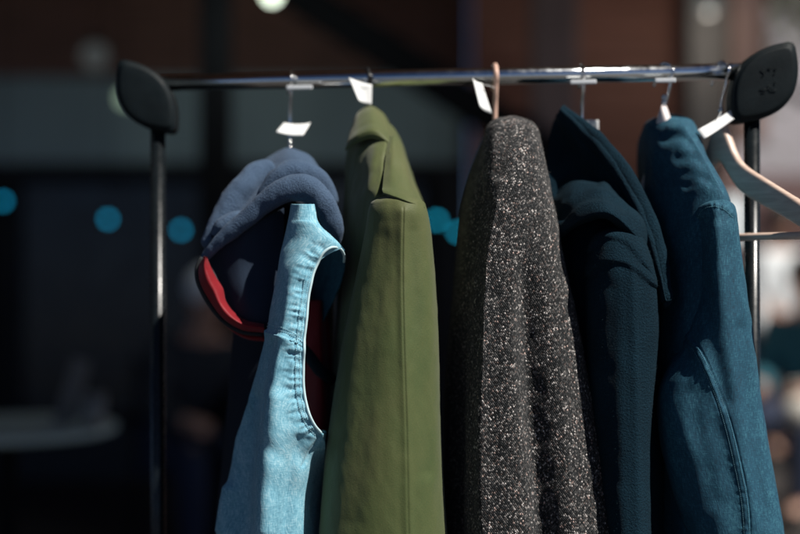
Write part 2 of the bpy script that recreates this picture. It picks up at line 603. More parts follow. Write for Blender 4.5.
def leaf(corner_a, corner_b, d, bulge1, bulge2, thick, name):
    """a leaf: two arcs between two corners, with rounded rim and a slightly domed face"""
    a = np.array(corner_a, float); b = np.array(corner_b, float)
    ax = b - a; nrm = np.array([-ax[1], ax[0]]) / np.hypot(*ax)
    L = np.hypot(*ax)
    def arc(h, n=26):
        s = np.linspace(0, 1, n)
        return [a + ax * t + nrm * h * L * (4 * t * (1 - t)) ** 1.0 for t in s]
    ring = arc(bulge1) + arc(-bulge2)[::-1][1:-1]
    ring = np.array(ring)
    # rounded tips
    for _ in range(1):
        ring = (np.roll(ring, 1, 0) + 2 * ring + np.roll(ring, -1, 0)) / 4
    cen = ring.mean(0)
    bm = bmesh.new()
    loops = []
    prof = [(0.0, -0.0022), (0.55, -0.0018), (0.80, -0.0012), (0.90, -0.0003), (0.905, 0.0012), (0.955, 0.0012), (0.985, 0.002), (1.0, 0.006), (1.0, thick)]
    for s, dz in prof[1:]:
        loops.append([bm.verts.new(P(*(cen + (p - cen) * s), d) + Vector((0, dz, 0))) for p in ring])
    n = len(ring)
    top = bm.verts.new(P(*cen, d) + Vector((0, -0.0022, 0)))
    for k in range(n): bm.faces.new((top, loops[0][k], loops[0][(k + 1) % n]))
    for i in range(len(loops) - 1):
        for k in range(n): bm.faces.new((loops[i][k], loops[i + 1][k], loops[i + 1][(k + 1) % n], loops[i][(k + 1) % n]))
    bm.faces.new(loops[-1])
    return from_bm(name, bm, M['plastic'], rack, True), cen


capl, _ = leaf((118, 58), (174, 133), 2.05, 0.29, 0.25, 0.034, 'corner_cap')
capr, cr = leaf((795, 40), (734, 123), 1.925, 0.27, 0.31, 0.034, 'corner_cap')
# moulded marks on the right cap: small raised strokes and dots
bm = bmesh.new()
yy = 1.9215


def stroke(x0, y0, x1, y1, r=0.0009):
    bm_tube(bm, [P(x0, y0, yy), P((x0 + x1) / 2, (y0 + y1) / 2, yy - 0.0002), P(x1, y1, yy)], r * 0.7, 6)


stroke(761.5, 68.5, 766, 72.5); stroke(769, 66.5, 771.5, 68.5, 0.0010); stroke(775.5, 67, 777, 69, 0.0009); stroke(763, 75, 765, 74)
stroke(774.5, 72.5, 776, 72.8); stroke(775.5, 80.5, 776, 83.5); stroke(760.5, 88.5, 768, 89.0); stroke(768.5, 84.5, 771, 89.5, 0.0008)
stroke(771.5, 89.8, 777, 89.8); stroke(762, 91.3, 766, 91.6, 0.0007)
from_bm('moulded_mark', bm, M['plastic'], capr, True)


# ------------------------------------------------------------------ hangers
def hanger(px, label, hook_mat, body_mat, yaw=0.0, neck_drop=0.075, lean=0.0, drop=0.125, half=0.205, white_strip=None, bar=False, tip=0.0, hook_r=0.0021, ball=True, hmul=1.0):
    c = rail_at(px)
    top = RZ + 0.0125
    a = math.radians(yaw)
    h = Vector((RPERP.x * math.cos(a) + RDIR.x * math.sin(a), RPERP.y * math.cos(a) + RDIR.y * math.sin(a), 0))   # towards the near arm
    s = Vector((h.y * -1, h.x, 0))
    t = empty('coat_hanger', c, label, 'hanger')
    nz = RZ - neck_drop

    def W(u, z, v=0.0): return Vector((c.x, c.y, 0)) + h * u + s * v + Vector((0, 0, z))
    r0 = 0.0125 + hook_r
    path = [W(0, nz - 0.006), W(0, nz + 0.012), W(0.003, RZ - 0.040), W(0.010, RZ - 0.024)]
    for k in range(0, 15):
        an = math.radians(-40 + k * 17)
        path.append(W(math.cos(an) * (r0 + (0.003 if k < 4 else 0)), RZ + math.sin(an) * r0))
    path.append(W(-r0 - 0.002, RZ - 0.012)); path.append(W(-r0 - 0.005, RZ - 0.018))
    path = [Vector(p) for p in spline(np.array([tuple(p) for p in path]), 60)]
    bm = bmesh.new(); bm_tube(bm, path, hook_r, 10)
    hk = from_bm('hook', bm, hook_mat, t, True)
    if ball:
        bm = bmesh.new(); bm_ball(bm, W(0, nz + 0.010), 0.0042, 14, (1, 1, 1.15))
        bm_lathe(bm, [(0.0035, -0.002), (0.0048, 0.0), (0.0035, 0.003)], tuple(W(0, nz + 0.002)), 14)
        from_bm('ferrule', bm, hook_mat, hk, True)
    if white_strip:
        u, w = white_strip
        bm = bmesh.new()
        bm_box(bm, Vector((c.x, c.y, RZ - 0.0135)) + RPERP * 0.019 + RDIR * u, (w, 0.004, 0.0065), Matrix.Rotation(math.atan2(RDIR.y, RDIR.x), 3, 'Z'), 0.0015)
        from_bm('strip_below_rail', bm, M['white_strip'], t)  # small white strip just below the rail
    # contoured wooden bow: swept rounded bar from far tip over the neck to near tip
    n = 49
    bm = bmesh.new()
    rings = []
    for i in range(n):
        q = -1 + 2 * i / (n - 1)
        u = q * half
        aq = abs(q)
        z = nz - 0.050 * (1 - math.exp(-(aq * half / 0.026) ** 2)) - (drop - 0.050) * aq
        hh = (0.017 - 0.005 * aq) * hmul + 0.010 * math.exp(-(aq / 0.10) ** 2)       # half height
        ww = 0.0065 + 0.009 * max(0, (aq - 0.55) / 0.45) ** 1.5 + 0.002 * math.exp(-(aq / 0.10) ** 2)
        zc = z - hh
        sl = Vector((0, 0, 1))
        sec = []
        for k in range(16):
            th = 2 * math.pi * k / 16
            ct, st = math.cos(th), math.sin(th)
            ct = math.copysign(abs(ct) ** 0.55, ct); st = math.copysign(abs(st) ** 0.55, st)
            sec.append(bm.verts.new(W(u, zc + hh * st, ww * ct + tip * aq**2)))
        rings.append(sec)
    for i in range(n - 1):
        for k in range(16): bm.faces.new((rings[i][k], rings[i][(k + 1) % 16], rings[i + 1][(k + 1) % 16], rings[i + 1][k]))
    bm.faces.new(rings[0][::-1]); bm.faces.new(rings[-1])
    from_bm('bow', bm, body_mat, t, True)
    if bar:
        bm = bmesh.new(); zb = nz - drop - 0.012
        bm_tube(bm, [W(-half * 0.93, zb), W(0, zb), W(half * 0.93, zb)], 0.0055, 16)
        from_bm('trouser_bar', bm, body_mat, t, True)
        for q in (-0.93, 0.93):
            bm = bmesh.new(); bm_box(bm, W(half * q, zb + 0.004), (0.008, 0.008, 0.022), None, 0.002)
            from_bm('bar_end', bm, body_mat, t, True)
    return t, W, nz


H1, W1, n1 = hanger(290, 'dark hanger with thin steel hook, inside the navy jacket and pale denim vest', M['steel'], M['black_wire'], 20, 0.105, half=0.09, drop=0.14, white_strip=(0.019, 0.040))
H2, W2, n2 = hanger(367, 'hanger with a black hook, inside the olive green coat', M['black_wire'], M['hangerwood'], 20, 0.062, hook_r=0.0028, drop=0.18, half=0.14)
H3, W3, n3 = hanger(495, 'hanger with a thick beige hook, inside the speckled tweed coat', M['peach'], M['hangerwood'], 10, 0.080, hook_r=0.0038, ball=False, drop=0.18, half=0.14)
H4, W4, n4 = hanger(582, 'hanger with thin steel hook, inside the navy wool coat with wide collar', M['steel'], M['hangerwood'], 12, 0.120, drop=0.18, half=0.09, white_strip=(0.002, 0.038))
H5, W5, n5 = hanger(664, 'pinkish white hanger with steel hook, inside the dark blue denim jacket', M['steel'], M['hangerwhite'], 48, 0.046, drop=0.20, half=0.085, white_strip=(0.001, 0.030))
H6, W6, n6 = hanger(721, 'empty pale wooden hanger with trouser bar, beside the right rack post', M['steel'], M['hangerwood'], 36, 0.066, drop=0.165, half=0.23, bar=True, hmul=1.3)


# ------------------------------------------------------------------ price tags
def price_tag(corners, d, label, hookpt, bend=0.003):
    """white card through four photo corners (each with its distance), hung by a cord"""
    A = [P(x, y, d + dd) for x, y, dd in corners]
    n = 9
    g = np.array([[tuple((A[0].lerp(A[1], i / (n - 1))).lerp(A[3].lerp(A[2], i / (n - 1)), j / (n - 1))) for i in range(n)] for j in range(n)])
    u = np.linspace(-1, 1, n)
    nn = np.cross(np.array(A[1] - A[0]), np.array(A[3] - A[0])); nn = nn / np.linalg.norm(nn)
    g = g + (1 - u[None, :, None] ** 2) * bend * nn
    o = Surf(g, False).build('price_tag', M['paper'], None, 0.0009)
    tag(o, label, 'price tag', 'white price tags on the hangers')
    m = (A[0] + A[1]) / 2
    bm = bmesh.new()
    k = [m + (A[3] - A[0]) * 0.12, (m + Vector(hookpt)) / 2 + Vector((0.002, -0.004, -0.002)), Vector(hookpt)]
    bm_tube(bm, [Vector(p) for p in spline(np.array([tuple(x) for x in k]), 9)], 0.00045, 6)
    from_bm('cord', bm, M['thread_w'], o, True)
    return o


price_tag([(284, 122.5, 0), (310.5, 122.5, 0.004), (303, 135, -0.014), (276, 131.5, -0.014)], 2.015, 'white price tag lying nearly flat above the navy jacket', W1(0, n1 + 0.02))
price_tag([(349, 77.5, -0.01), (372, 84.5, 0.004), (371.5, 105, 0.004), (359, 100.5, -0.01)], 2.0, 'white price tag hanging slanted above the olive coat collar', W2(0.012, RZ - 0.02), 0.003)
price_tag([(473, 78, -0.008), (482, 83, 0.01), (492, 113.5, 0.01), (480, 106, -0.008)], 1.965, 'narrow white price tag turned edgeways beside the beige hook', W3(0.012, RZ - 0.02), 0.003)
price_tag([(576, 119.5, 0.008), (598.5, 120, 0.0), (598.5, 131, 0.0), (580, 130.5, 0.008)], 1.985, 'small white price tag tucked behind the navy coat collar', W4(0, n4 + 0.02))
price_tag([(697.5, 129.5, -0.02), (733, 108.5, 0.004), (737, 116.5, -0.002), (704.5, 138.5, -0.026)], 1.93, 'long white price tag leaning on the empty wooden hanger', W6(0, n6 + 0.015))

# ------------------------------------------------------------------ olive coat
coat = empty('olive_coat', P(385, 300, 1.98), 'olive green cotton coat with folded collar and plain sleeve', 'coat', None)
g_t = tube([(118, 356, 386, 1.985, 0.05), (130, 351, 394, 1.955, 0.07, 380), (145, 349, 401, 1.915, 0.09, 388), (165, 347, 408, 1.875, 0.12, 393), (185, 346, 415, 1.838, 0.15, 398),
            (200, 345, 421, 1.812, 0.17, 402), (215, 344, 424, 1.803, 0.18, 402), (260, 340, 424, 1.80, 0.19, 398), (330, 334, 422, 1.80, 0.19, 394), (430, 326, 424, 1.80, 0.19, 390), (534, 320, 428, 1.80, 0.19, 388), (760, 312, 432, 1.80, 0.18)],
           nu=260, n=1.75, cap=14)
g_t.folds(0.004, 16, 5, 3).folds(0.0012, 60, 30, 5)
g_t.crease([(388, 142), (384.5, 160), (383, 180), (381, 192)], -0.0035, 1.7)
g_t.crease([(376, 150), (372, 172), (371, 190)], 0.003, 6)
g_t.build('body', M['green'], coat)
g_s = tube([(193, 378, 416, 1.80, 0.045, 400), (199, 371, 424, 1.787, 0.05, 402), (207, 368, 427, 1.779, 0.053, 403), (225, 365, 431, 1.775, 0.056, 403), (250, 360, 434, 1.774, 0.058, 403), (300, 350, 438, 1.768, 0.065, 400), (350, 341, 440, 1.760, 0.072, 398),
            (400, 333, 441, 1.754, 0.078, 394), (450, 326, 443, 1.750, 0.082, 390), (500, 321, 445, 1.748, 0.084, 386), (534, 318, 447, 1.748, 0.084, 385), (620, 312, 452, 1.752, 0.08), (730, 318, 450, 1.76, 0.07)], nu=300, n=2.05, cap=12)
g_s.folds(0.0032, 11, 4, 8).folds(0.0004, 40, 16, 11).folds(0.0003, 110, 60, 12)
g_s.crease([(403, 212), (403, 260), (404, 330), (407, 430), (409, 534)], 0.0030, 5)
g_s.crease([(403.5, 208), (402.5, 260), (403.5, 330), (406.5, 430), (408.5, 534)], -0.0011, 1.1)
g_s.crease([(414, 232), (417, 300), (424, 400), (428, 470)], -0.0030, 9)
g_s.crease([(385, 240), (372, 320), (362, 420), (352, 520)], -0.0022, 12)
g_s.build('sleeve', M['green'], coat)
# shoulder seam allowance lying over the sleeve head
yk = patch([[(388, 136, 1.930), (394, 136, 1.925), (399, 139, 1.935), (402, 146, 1.96)],
            [(385.5, 156, 1.882), (392, 155, 1.876), (402, 158, 1.884), (408, 163, 1.915)],
            [(383.5, 175, 1.845), (392, 174, 1.838), (404, 175, 1.842), (413, 180, 1.87)],
            [(382.5, 187, 1.818), (392, 187, 1.810), (407, 190, 1.810), (420, 196, 1.836)],
            [(382.5, 191, 1.800), (392, 193.5, 1.789), (408, 199, 1.781), (424.5, 206, 1.802)],
            [(383, 193, 1.797), (392, 195.5, 1.785), (408, 201, 1.777), (425, 208, 1.799)]], 90, 90)
yk.folds(0.0010, 40, 30, 4)
yk.build('shoulder_panel', M['green'], coat, 0.0028)
cl = patch([[(356, 119, 2.05), (361, 110, 2.07), (370, 107, 2.075), (380, 111, 2.07), (388, 121, 2.05)],
            [(352, 126, 1.985), (359, 113, 1.995), (370, 107.5, 1.995), (382, 114, 1.99), (393, 131, 1.98)],
            [(348, 138, 1.955), (359, 126, 1.945), (372, 121, 1.94), (386, 131, 1.938), (400, 149, 1.945)],
            [(345.5, 148, 1.943), (358, 139, 1.925), (374, 135, 1.914), (391, 145, 1.912), (404, 164, 1.92)],
            [(345, 151, 1.946), (358, 143, 1.929), (374, 139, 1.918), (391, 149, 1.916), (405, 169, 1.924)]], 90, 90)
cl.folds(0.002, 25, 25, 6).crease([(346, 145), (358, 137), (374, 133), (391, 143), (403, 161)], -0.0008, 1.0)
cl.build('collar', M['green'], coat, 0.004)

# ------------------------------------------------------------------ tweed coat
tw = empty('tweed_coat', P(520, 300, 1.95), 'black and white speckled tweed coat with a wide sleeve', 'coat', None)
t_t = tube([(122, 490, 524, 1.94, 0.06), (145, 480, 530, 1.90, 0.10), (175, 468, 536, 1.865, 0.14), (210, 459, 540, 1.835, 0.17), (260, 453, 545, 1.82, 0.18), (340, 448, 548, 1.815, 0.18), (440, 445, 550, 1.815, 0.18), (534, 443, 552, 1.815, 0.18), (760, 440, 556, 1.815, 0.18)],
           nu=200, n=2.2, cap=16)
t_t.folds(0.005, 14, 4, 21).build('body', M['tweed'], tw)
t_s = tube([(115, 501.0, 524.0, 1.925, 0.03, 513), (119, 494.0, 531.0, 1.905, 0.042, 513), (126, 488.0, 537.0, 1.877, 0.055, 513), (140, 485.1, 542.0, 1.848, 0.065, 511), (170, 483.5, 548.0, 1.815, 0.075, 506), (200, 482.0, 554.0, 1.797, 0.08, 498), (230, 478.0, 560.0, 1.786, 0.08, 491),
            (270, 473.0, 568.9, 1.779, 0.078, 483), (310, 470.0, 577.7, 1.776, 0.075, 478), (360, 468.0, 587.0, 1.774, 0.072, 475), (420, 466.0, 600.8, 1.773, 0.07, 474), (480, 465.0, 614.5, 1.772, 0.068, 475), (534, 465.0, 627.0, 1.772, 0.068, 477), (620, 465.0, 636.9, 1.774, 0.065), (740, 471.0, 644.4, 1.78, 0.055)],
           nu=300, n=1.95, cap=10)
t_s.folds(0.0035, 13, 5, 31).folds(0.0010, 55, 40, 33)
t_s.crease([(523, 215), (527, 270), (531, 340), (535, 410), (541, 480), (546, 548)], -0.021, 13, fade=True)
t_s.crease([(552, 300), (562, 420), (574, 548)], 0.005, 13, fade=True)
t_s.crease([(507, 130), (503, 150), (500, 172)], -0.005, 7)
t_s.crease([(498, 120), (495, 150), (490, 190)], 0.003, 5)
t_s.crease([(500, 300), (492, 380), (490, 470)], -0.004, 11)
t_s.build('sleeve', M['tweed'], tw)


def nap(name, surf, n, length, mat, parent, seed):
    """loose wool fibres standing off the cloth"""
    rg = np.random.default_rng(seed)
    nv, nu = surf.Q.shape[:2]
    lim = int(nv * 0.95)
    i = rg.integers(4, lim, n); j = rg.integers(0, nu, n)
    keep = surf.front()[i, j] > -1
    v, f = [], []
    for a, b in zip(i[keep], j[keep]):
        p = surf.Q[a, b]; nn = surf.N[a, b]
        d = nn + rg.normal(0, 0.65, 3); d /= np.linalg.norm(d)
        w = np.cross(d, rg.normal(0, 1, 3)); w /= np.linalg.norm(w) + 1e-9
        L = length * rg.uniform(0.4, 1.3); k = rg.normal(0, 0.3, 3) * L
        r = 0.00010
        m = p + d * L * 0.5 + k * 0.4; e = p + d * L + k
        o = len(v)
        v += [p - w * r, p + w * r, m - w * r, m + w * r, e]
        f += [(o, o + 1, o + 3, o + 2), (o + 2, o + 3, o + 4)]
    me = bpy.data.meshes.new(name); me.from_pydata([tuple(x) for x in v], [], f)
    o = link(name, me, mat, parent); o['kind'] = 'stuff'
    return o


M['fibre'] = plain('grey_wool_fibre', (0.16, 0.155, 0.15), 0.9)
M['fibre_n'] = plain('navy_wool_fibre', (0.012, 0.035, 0.045), 0.9)
nap('wool_nap', t_s, 7000, 0.0028, M['fibre'], tw, 3)

# ------------------------------------------------------------------ navy wool coat
nv_ = empty('wool_coat', P(600, 300, 1.97), 'dark navy wool coat with a wide shawl collar and bunched shoulder', 'coat', None)
n_t = tube([(150, 556, 600, 2.0, 0.08), (180, 550, 620, 1.95, 0.12), (215, 548, 640, 1.90, 0.16), (260, 548, 655, 1.85, 0.18), (340, 552, 660, 1.84, 0.18), (534, 560, 664, 1.84, 0.18), (760, 560, 668, 1.84, 0.18)], nu=180, n=2.2, cap=18)
n_t.folds(0.006, 12, 4, 41).build('body', M['navy_wool'], nv_)
n_s = tube([(226, 604, 632, 1.815, 0.04), (231, 596, 638, 1.80, 0.05), (240, 591, 643, 1.79, 0.055), (260, 587, 650, 1.782, 0.06), (285, 585, 655, 1.777, 0.062), (320, 585, 658, 1.775, 0.062), (370, 587, 655, 1.775, 0.06), (420, 591, 651, 1.775, 0.06),
            (480, 596, 650, 1.775, 0.06), (534, 601, 651, 1.775, 0.06), (620, 606, 655, 1.778, 0.058), (740, 610, 652, 1.78, 0.05)], nu=260, n=2.1, cap=12)
n_s.folds(0.003, 13, 4, 43).folds(0.0005, 60, 40, 44)
n_s.step([(590, 252), (604, 240), (622, 242), (640, 262)], 0.004, 1.5, 12)
n_s.step([(588, 276), (602, 264), (622, 264), (648, 282)], 0.0045, 1.5, 14)
n_s.crease([(632, 270), (634, 330), (636, 420), (638, 534)], 0.003, 5)
n_s.crease([(612, 290), (610, 380), (616, 480)], -0.003, 10)
n_s.build('sleeve', M['navy_wool'], nv_)
n_sh = patch([[(552, 176, 2.0), (575, 163, 1.97), (600, 168, 1.97), (625, 190, 1.99), (648, 218, 2.02)],
              [(549, 204, 1.93), (573, 184, 1.89), (604, 183, 1.87), (632, 204, 1.89), (651, 238, 1.94)],
              [(553, 228, 1.87), (577, 209, 1.825), (607, 203, 1.80), (636, 222, 1.808), (650, 258, 1.86)],
              [(560, 236, 1.856), (581, 220, 1.812), (607, 213, 1.786), (632, 232, 1.794), (644, 266, 1.845)],
              [(563, 237, 1.868), (584, 224, 1.826), (607, 219, 1.80), (628, 238, 1.81), (640, 266, 1.86)],
              [(566, 233, 1.90), (587, 222, 1.87), (607, 219, 1.85), (624, 237, 1.86), (634, 262, 1.90)]], 130, 150)
n_sh.folds(0.003, 18, 14, 46).folds(0.0006, 70, 60, 47)
n_sh.crease([(560, 215), (580, 197), (606, 194), (628, 206)], -0.007, 6)
n_sh.crease([(553, 192), (575, 176), (598, 178)], -0.006, 5)
n_sh.build('shoulder', M['navy_wool'], nv_, 0.005)
edge = [(563, 105), (583, 121), (603, 139), (623, 164), (643, 199), (658, 238), (666, 276), (668, 300)]
inner = [(557, 113), (575, 134), (594, 155), (612, 179), (630, 212), (645, 250), (657, 287), (664, 302)]
back = [(570, 112), (590, 130), (610, 150), (630, 176), (650, 212), (664, 250), (669, 284), (669, 304)]
hol = [(555, 118), (562, 145), (574, 170), (590, 196), (610, 226), (630, 258), (648, 290), (660, 304)]
lef = [(553, 122), (548, 146), (547, 168), (552, 195), (570, 225), (600, 256), (630, 288), (655, 305)]
dd = [1.955, 1.93, 1.905, 1.885, 1.862, 1.84, 1.82, 1.812]
rows = []
for i in range(8):
    rows.append([(*back[i], dd[i] + 0.05), (*edge[i], dd[i] + 0.008), ((edge[i][0] + inner[i][0]) / 2, (edge[i][1] + inner[i][1]) / 2, dd[i] - 0.006), (*inner[i], dd[i] + 0.004), (*hol[i], dd[i] + 0.038), (*lef[i], dd[i] + 0.05)])
n_c = patch(rows, 200, 120)
n_c.folds(0.0025, 22, 14, 51).folds(0.001, 70, 70, 52)
n_c.crease(inner, -0.002, 1.5)
n_c.build('collar', M['navy_wool'], nv_, 0.008)
nap('wool_nap', n_s, 3500, 0.002, M['fibre_n'], nv_, 5)

# ------------------------------------------------------------------ dark denim jacket
dj = empty('denim_jacket', P(700, 300, 1.95), 'dark blue denim jacket with double stitched sleeve seam', 'jacket', None)
d_t = tube([(115.5, 652, 684.0, 1.975, 0.05, 668), (119, 647, 689.0, 1.962, 0.06, 669), (127, 643.5, 692.2, 1.935, 0.08, 677), (140, 642, 694.7, 1.902, 0.11, 685), (158, 642, 698.4, 1.868, 0.13, 694), (176, 643, 706.0, 1.842, 0.15, 703), (192, 644, 714.0, 1.822, 0.165, 711),
            (206, 645, 719.0, 1.812, 0.17, 716), (230, 646, 721.0, 1.808, 0.17, 706), (270, 646, 723.0, 1.81, 0.17, 700), (340, 644, 724.0, 1.815, 0.17), (440, 645, 728.0, 1.815, 0.17), (534, 648, 734.0, 1.815, 0.17), (760, 650, 738.0, 1.815, 0.17)],
           nu=280, n=1.85, cap=10)
d_t.folds(0.004, 14, 7, 61).folds(0.0008, 55, 40, 62)
d_t.crease([(664, 138), (680, 136), (694, 145)], -0.0035, 5.5)
d_t.crease([(670, 128), (684, 128)], 0.003, 5)
d_t.crease([(678, 158), (692, 156), (704, 164)], -0.0025, 6)
d_t.crease([(686, 185), (698, 176), (712, 182)], -0.003, 5)
d_t.crease([(690, 132), (706, 158), (722, 188)], -0.0012, 1.3)
d_t.pucker([(668, 125), (682, 145), (692, 170), (700, 195)], 0.0014, 12, 0.13, 7)
d_t.build('body', M['dark_denim'], dj)
d_s = tube([(200, 704, 726, 1.80, 0.035, 715), (203.5, 699, 731, 1.79, 0.045, 715), (209, 696.5, 733, 1.783, 0.05, 715), (222, 697, 735.5, 1.777, 0.053, 716), (250, 698, 739, 1.774, 0.055, 717), (290, 695, 745, 1.772, 0.058, 718), (320, 689, 749, 1.771, 0.06, 718), (345, 680, 752.5, 1.770, 0.062, 716), (370, 668, 756, 1.770, 0.064, 712),
            (400, 660, 760, 1.770, 0.066, 712), (430, 661, 765, 1.770, 0.066, 716), (470, 668, 772, 1.770, 0.066, 724), (500, 677, 778, 1.770, 0.065, 732), (534, 688, 784, 1.770, 0.064, 740), (620, 708, 800, 1.772, 0.06), (740, 722, 806, 1.78, 0.052)],
           nu=320, n=2.05, cap=9)
d_s.folds(0.0028, 14, 5, 71).folds(0.0010, 60, 30, 72)
seam = [(684, 337), (693, 349), (706, 374), (722, 415), (734, 462), (742, 503), (745, 545)]
d_s.crease([(x - 8, y + 6) for x, y in seam[1:]], -0.004, 12)
d_s.crease([(x + 2, y) for x, y in seam], 0.0020, 4.5)
d_s.crease([(x - 1, y) for x, y in seam], -0.0016, 1.0)
d_s.crease([(x + 6.5, y - 1) for x, y in seam], -0.0016, 1.0)
d_s.pucker(seam, 0.0007, 6, 0.28, 4)
d_s.crease([(668, 385), (674, 410), (684, 450)], 0.003, 12)
d_s.crease([(692, 395), (702, 440), (716, 500)], -0.003, 10)
d_s.crease([(716, 230), (722, 300), (735, 400), (755, 520)], 0.003, 9)
d_s.crease([(704, 290), (712, 340), (726, 400)], -0.004, 9)
d_s.crease([(742, 330), (752, 420), (764, 520)], -0.003, 8)
d_s.crease([(698, 216), (702, 208), (713, 204.5), (724, 207), (732, 214)], 0.0022, 2.2)
d_s.pucker([(697, 218), (702, 209), (713, 205), (724, 208), (734, 216)], 0.0009, 6, 0.4, 9)
d_s.build('sleeve', M['dark_denim'], dj)
stitches('stitching', d_s, None, M['stitch_d'], dj, 1.9, 0.00045, lines=[[(x, y) for x, y in seam[1:]], [(x + 5, y - 1) for x, y in seam[1:]]])
stitches('stitching', d_s, None, M['stitch_d'], dj, 1.7, 0.0005, lines=[[(697.5, 219), (702, 210.5), (713, 206.5), (724, 209.5), (732.5, 217)]])

# ------------------------------------------------------------------ navy jacket with the red lining
nj = empty('navy_jacket', P(280, 300, 2.0), 'slate blue and navy jacket with red trim, bunched under the denim vest', 'jacket', None)
nj_b = tube([(200, 262, 318, 1.985, 0.08), (240, 252, 328, 1.96, 0.10), (300, 240, 330, 1.94, 0.13), (400, 230, 332, 1.93, 0.15), (534, 218, 336, 1.93, 0.15), (760, 212, 340, 1.93, 0.15)], nu=160, n=2.2, cap=20)
nj_b.folds(0.006, 14, 5, 81).build('body', M['navy_lining'], nj)
top = [(216, 228, 1.905), (225, 204, 1.94), (239, 184, 1.97), (257, 166, 1.99), (271, 156, 2.0), (287, 147, 2.005), (304, 152, 1.995), (318, 166, 1.97), (330, 192, 1.93), (336, 222, 1.895)]
r1 = [(214, 236, 1.885), (226, 214, 1.90), (241, 197, 1.92), (259, 181, 1.935), (276, 170, 1.94), (291, 164, 1.94), (307, 167, 1.93), (321, 180, 1.90), (332, 203, 1.875), (337, 229, 1.865)]
r2 = [(204, 256, 1.865), (219, 238, 1.85), (236, 223, 1.845), (254, 208, 1.84), (272, 193, 1.835), (289, 184, 1.83), (305, 184, 1.825), (319, 193, 1.825), (331, 213, 1.83), (338, 240, 1.845)]
r3 = [(203, 260, 1.866), (221, 243, 1.84), (238, 229, 1.828), (256, 214, 1.818), (273, 201, 1.81), (290, 193, 1.806), (305, 192, 1.804), (317, 200, 1.806), (328, 218, 1.815), (337, 243, 1.842)]
r4 = [(205, 262, 1.872), (223, 247, 1.85), (240, 233, 1.836), (258, 219, 1.826), (275, 208, 1.82), (291, 200, 1.816), (304, 199, 1.814), (315, 206, 1.818), (325, 222, 1.828), (335, 243, 1.852)]
r5 = [(212, 262, 1.89), (229, 250, 1.885), (246, 239, 1.88), (262, 226, 1.875), (278, 214, 1.87), (292, 204, 1.865), (303, 203, 1.865), (312, 210, 1.87), (321, 226, 1.875), (331, 241, 1.890)]
r2b = [(x, y, d + 0.05) for x, y, d in r2]
r3b = [(x, y + 3, d + 0.075) for x, y, d in r3]
hood = patch([[(x + 1, y + 2, d + 0.03) for x, y, d in top], top, r1, r2b, r3b], 130, 180)
hood.folds(0.003, 18, 14, 91).folds(0.0005, 70, 60, 92)
hood.build('hood', M['navy_fleece'], nj, 0.004)


def roll(path, rad, name, mat, parent, flat=1.0, nu=70, nv=160, seed=1, amp=0.0012):
    """a soft rolled fold of cloth along a path of (px, py, distance)"""
    C = spline(np.concatenate([Pn(np.array(path, float)), np.array(rad, float)[:, None] * 0.001], 1), nv)
    p, r = C[:, :3], C[:, 3]
    T = np.gradient(p, axis=0); T /= np.linalg.norm(T, axis=1, keepdims=True)
    V = np.broadcast_to(np.array([0.0, -1.0, 0.0]), T.shape)
    A = np.cross(T, V); A /= np.linalg.norm(A, axis=1, keepdims=True); B = np.cross(A, T)
    s_ = np.linspace(0, 1, nv)
    e = np.sqrt(np.clip(1 - (np.clip(0.06 - s_, 0, 1) / 0.06) ** 2, 0.001, 1)) * np.sqrt(np.clip(1 - (np.clip(s_ - 0.94, 0, 1) / 0.06) ** 2, 0.001, 1))
    th = np.linspace(0, 2 * math.pi, nu, endpoint=False)
    Q = p[:, None] + (A[:, None] * np.cos(th)[None, :, None] + B[:, None] * np.sin(th)[None, :, None] * flat) * (r * e)[:, None, None]
    S = Surf(Q, True)
    S.folds(amp, 40, 34, seed).folds(amp * 0.3, 110, 90, seed + 1)
    S.build(name, mat, parent)
    return S


F = M['navy_fleece']
roll([(207, 250, 1.90), (218, 230, 1.905), (229, 209, 1.915), (243, 189, 1.925), (258, 174, 1.94), (274, 164, 1.95)], [12, 18, 20, 20, 18, 12], 'hood_fold', F, nj, 0.9, seed=111, amp=0.002)
roll([(216, 236, 1.885), (226, 225, 1.88), (238, 219, 1.88), (248, 215, 1.885)], [9, 14, 12, 7], 'hood_fold', F, nj, 0.9, seed=113, amp=0.002)
roll([(258, 207, 1.885), (268, 190, 1.88), (280, 177, 1.878), (296, 171, 1.882), (312, 176, 1.89), (324, 190, 1.90), (331, 208, 1.905)], [8, 12, 15, 17, 17, 16, 12], 'hood_fold', F, nj, 0.9, seed=115, amp=0.002)
roll([(201, 262, 1.885), (212, 249, 1.872), (226, 236, 1.866), (243, 221, 1.860), (260, 206, 1.855), (275, 195, 1.850), (290, 189, 1.846), (304, 188, 1.845), (317, 195, 1.847), (327, 210, 1.852), (333, 228, 1.86), (336, 246, 1.875)],
     [7, 9, 11, 12, 14, 16, 18, 19, 18, 17, 14, 9], 'hood_fold', F, nj, 0.85, seed=117, amp=0.0018)
roll([(x - 1.5, y + 2.5, d_ + 0.004) for (x, y), d_ in zip(edge, dd)] + [(664, 309, 1.822)], [5, 8, 9, 9.5, 9.5, 9.5, 9, 7, 3], 'collar_edge', M['navy_wool'], nv_, 0.8, seed=121, amp=0.0012)
lin = patch([[(205, 259, 1.890), (222, 246, 1.880), (241, 234, 1.872), (262, 220, 1.868), (284, 208, 1.880)],
             [(214, 272, 1.900), (222, 266, 1.885), (243, 262, 1.875), (264, 258, 1.875), (284, 254, 1.882)],
             [(222, 290, 1.892), (233, 295, 1.876), (247, 298, 1.868), (266, 296, 1.868), (284, 292, 1.876)],
             [(228, 308, 1.888), (238, 316, 1.876), (250, 322, 1.868), (266, 324, 1.868), (280, 322, 1.878)],
             [(238, 319, 1.90), (246, 324, 1.892), (254, 328, 1.886), (266, 329, 1.886), (280, 328, 1.892)]], 110, 110)
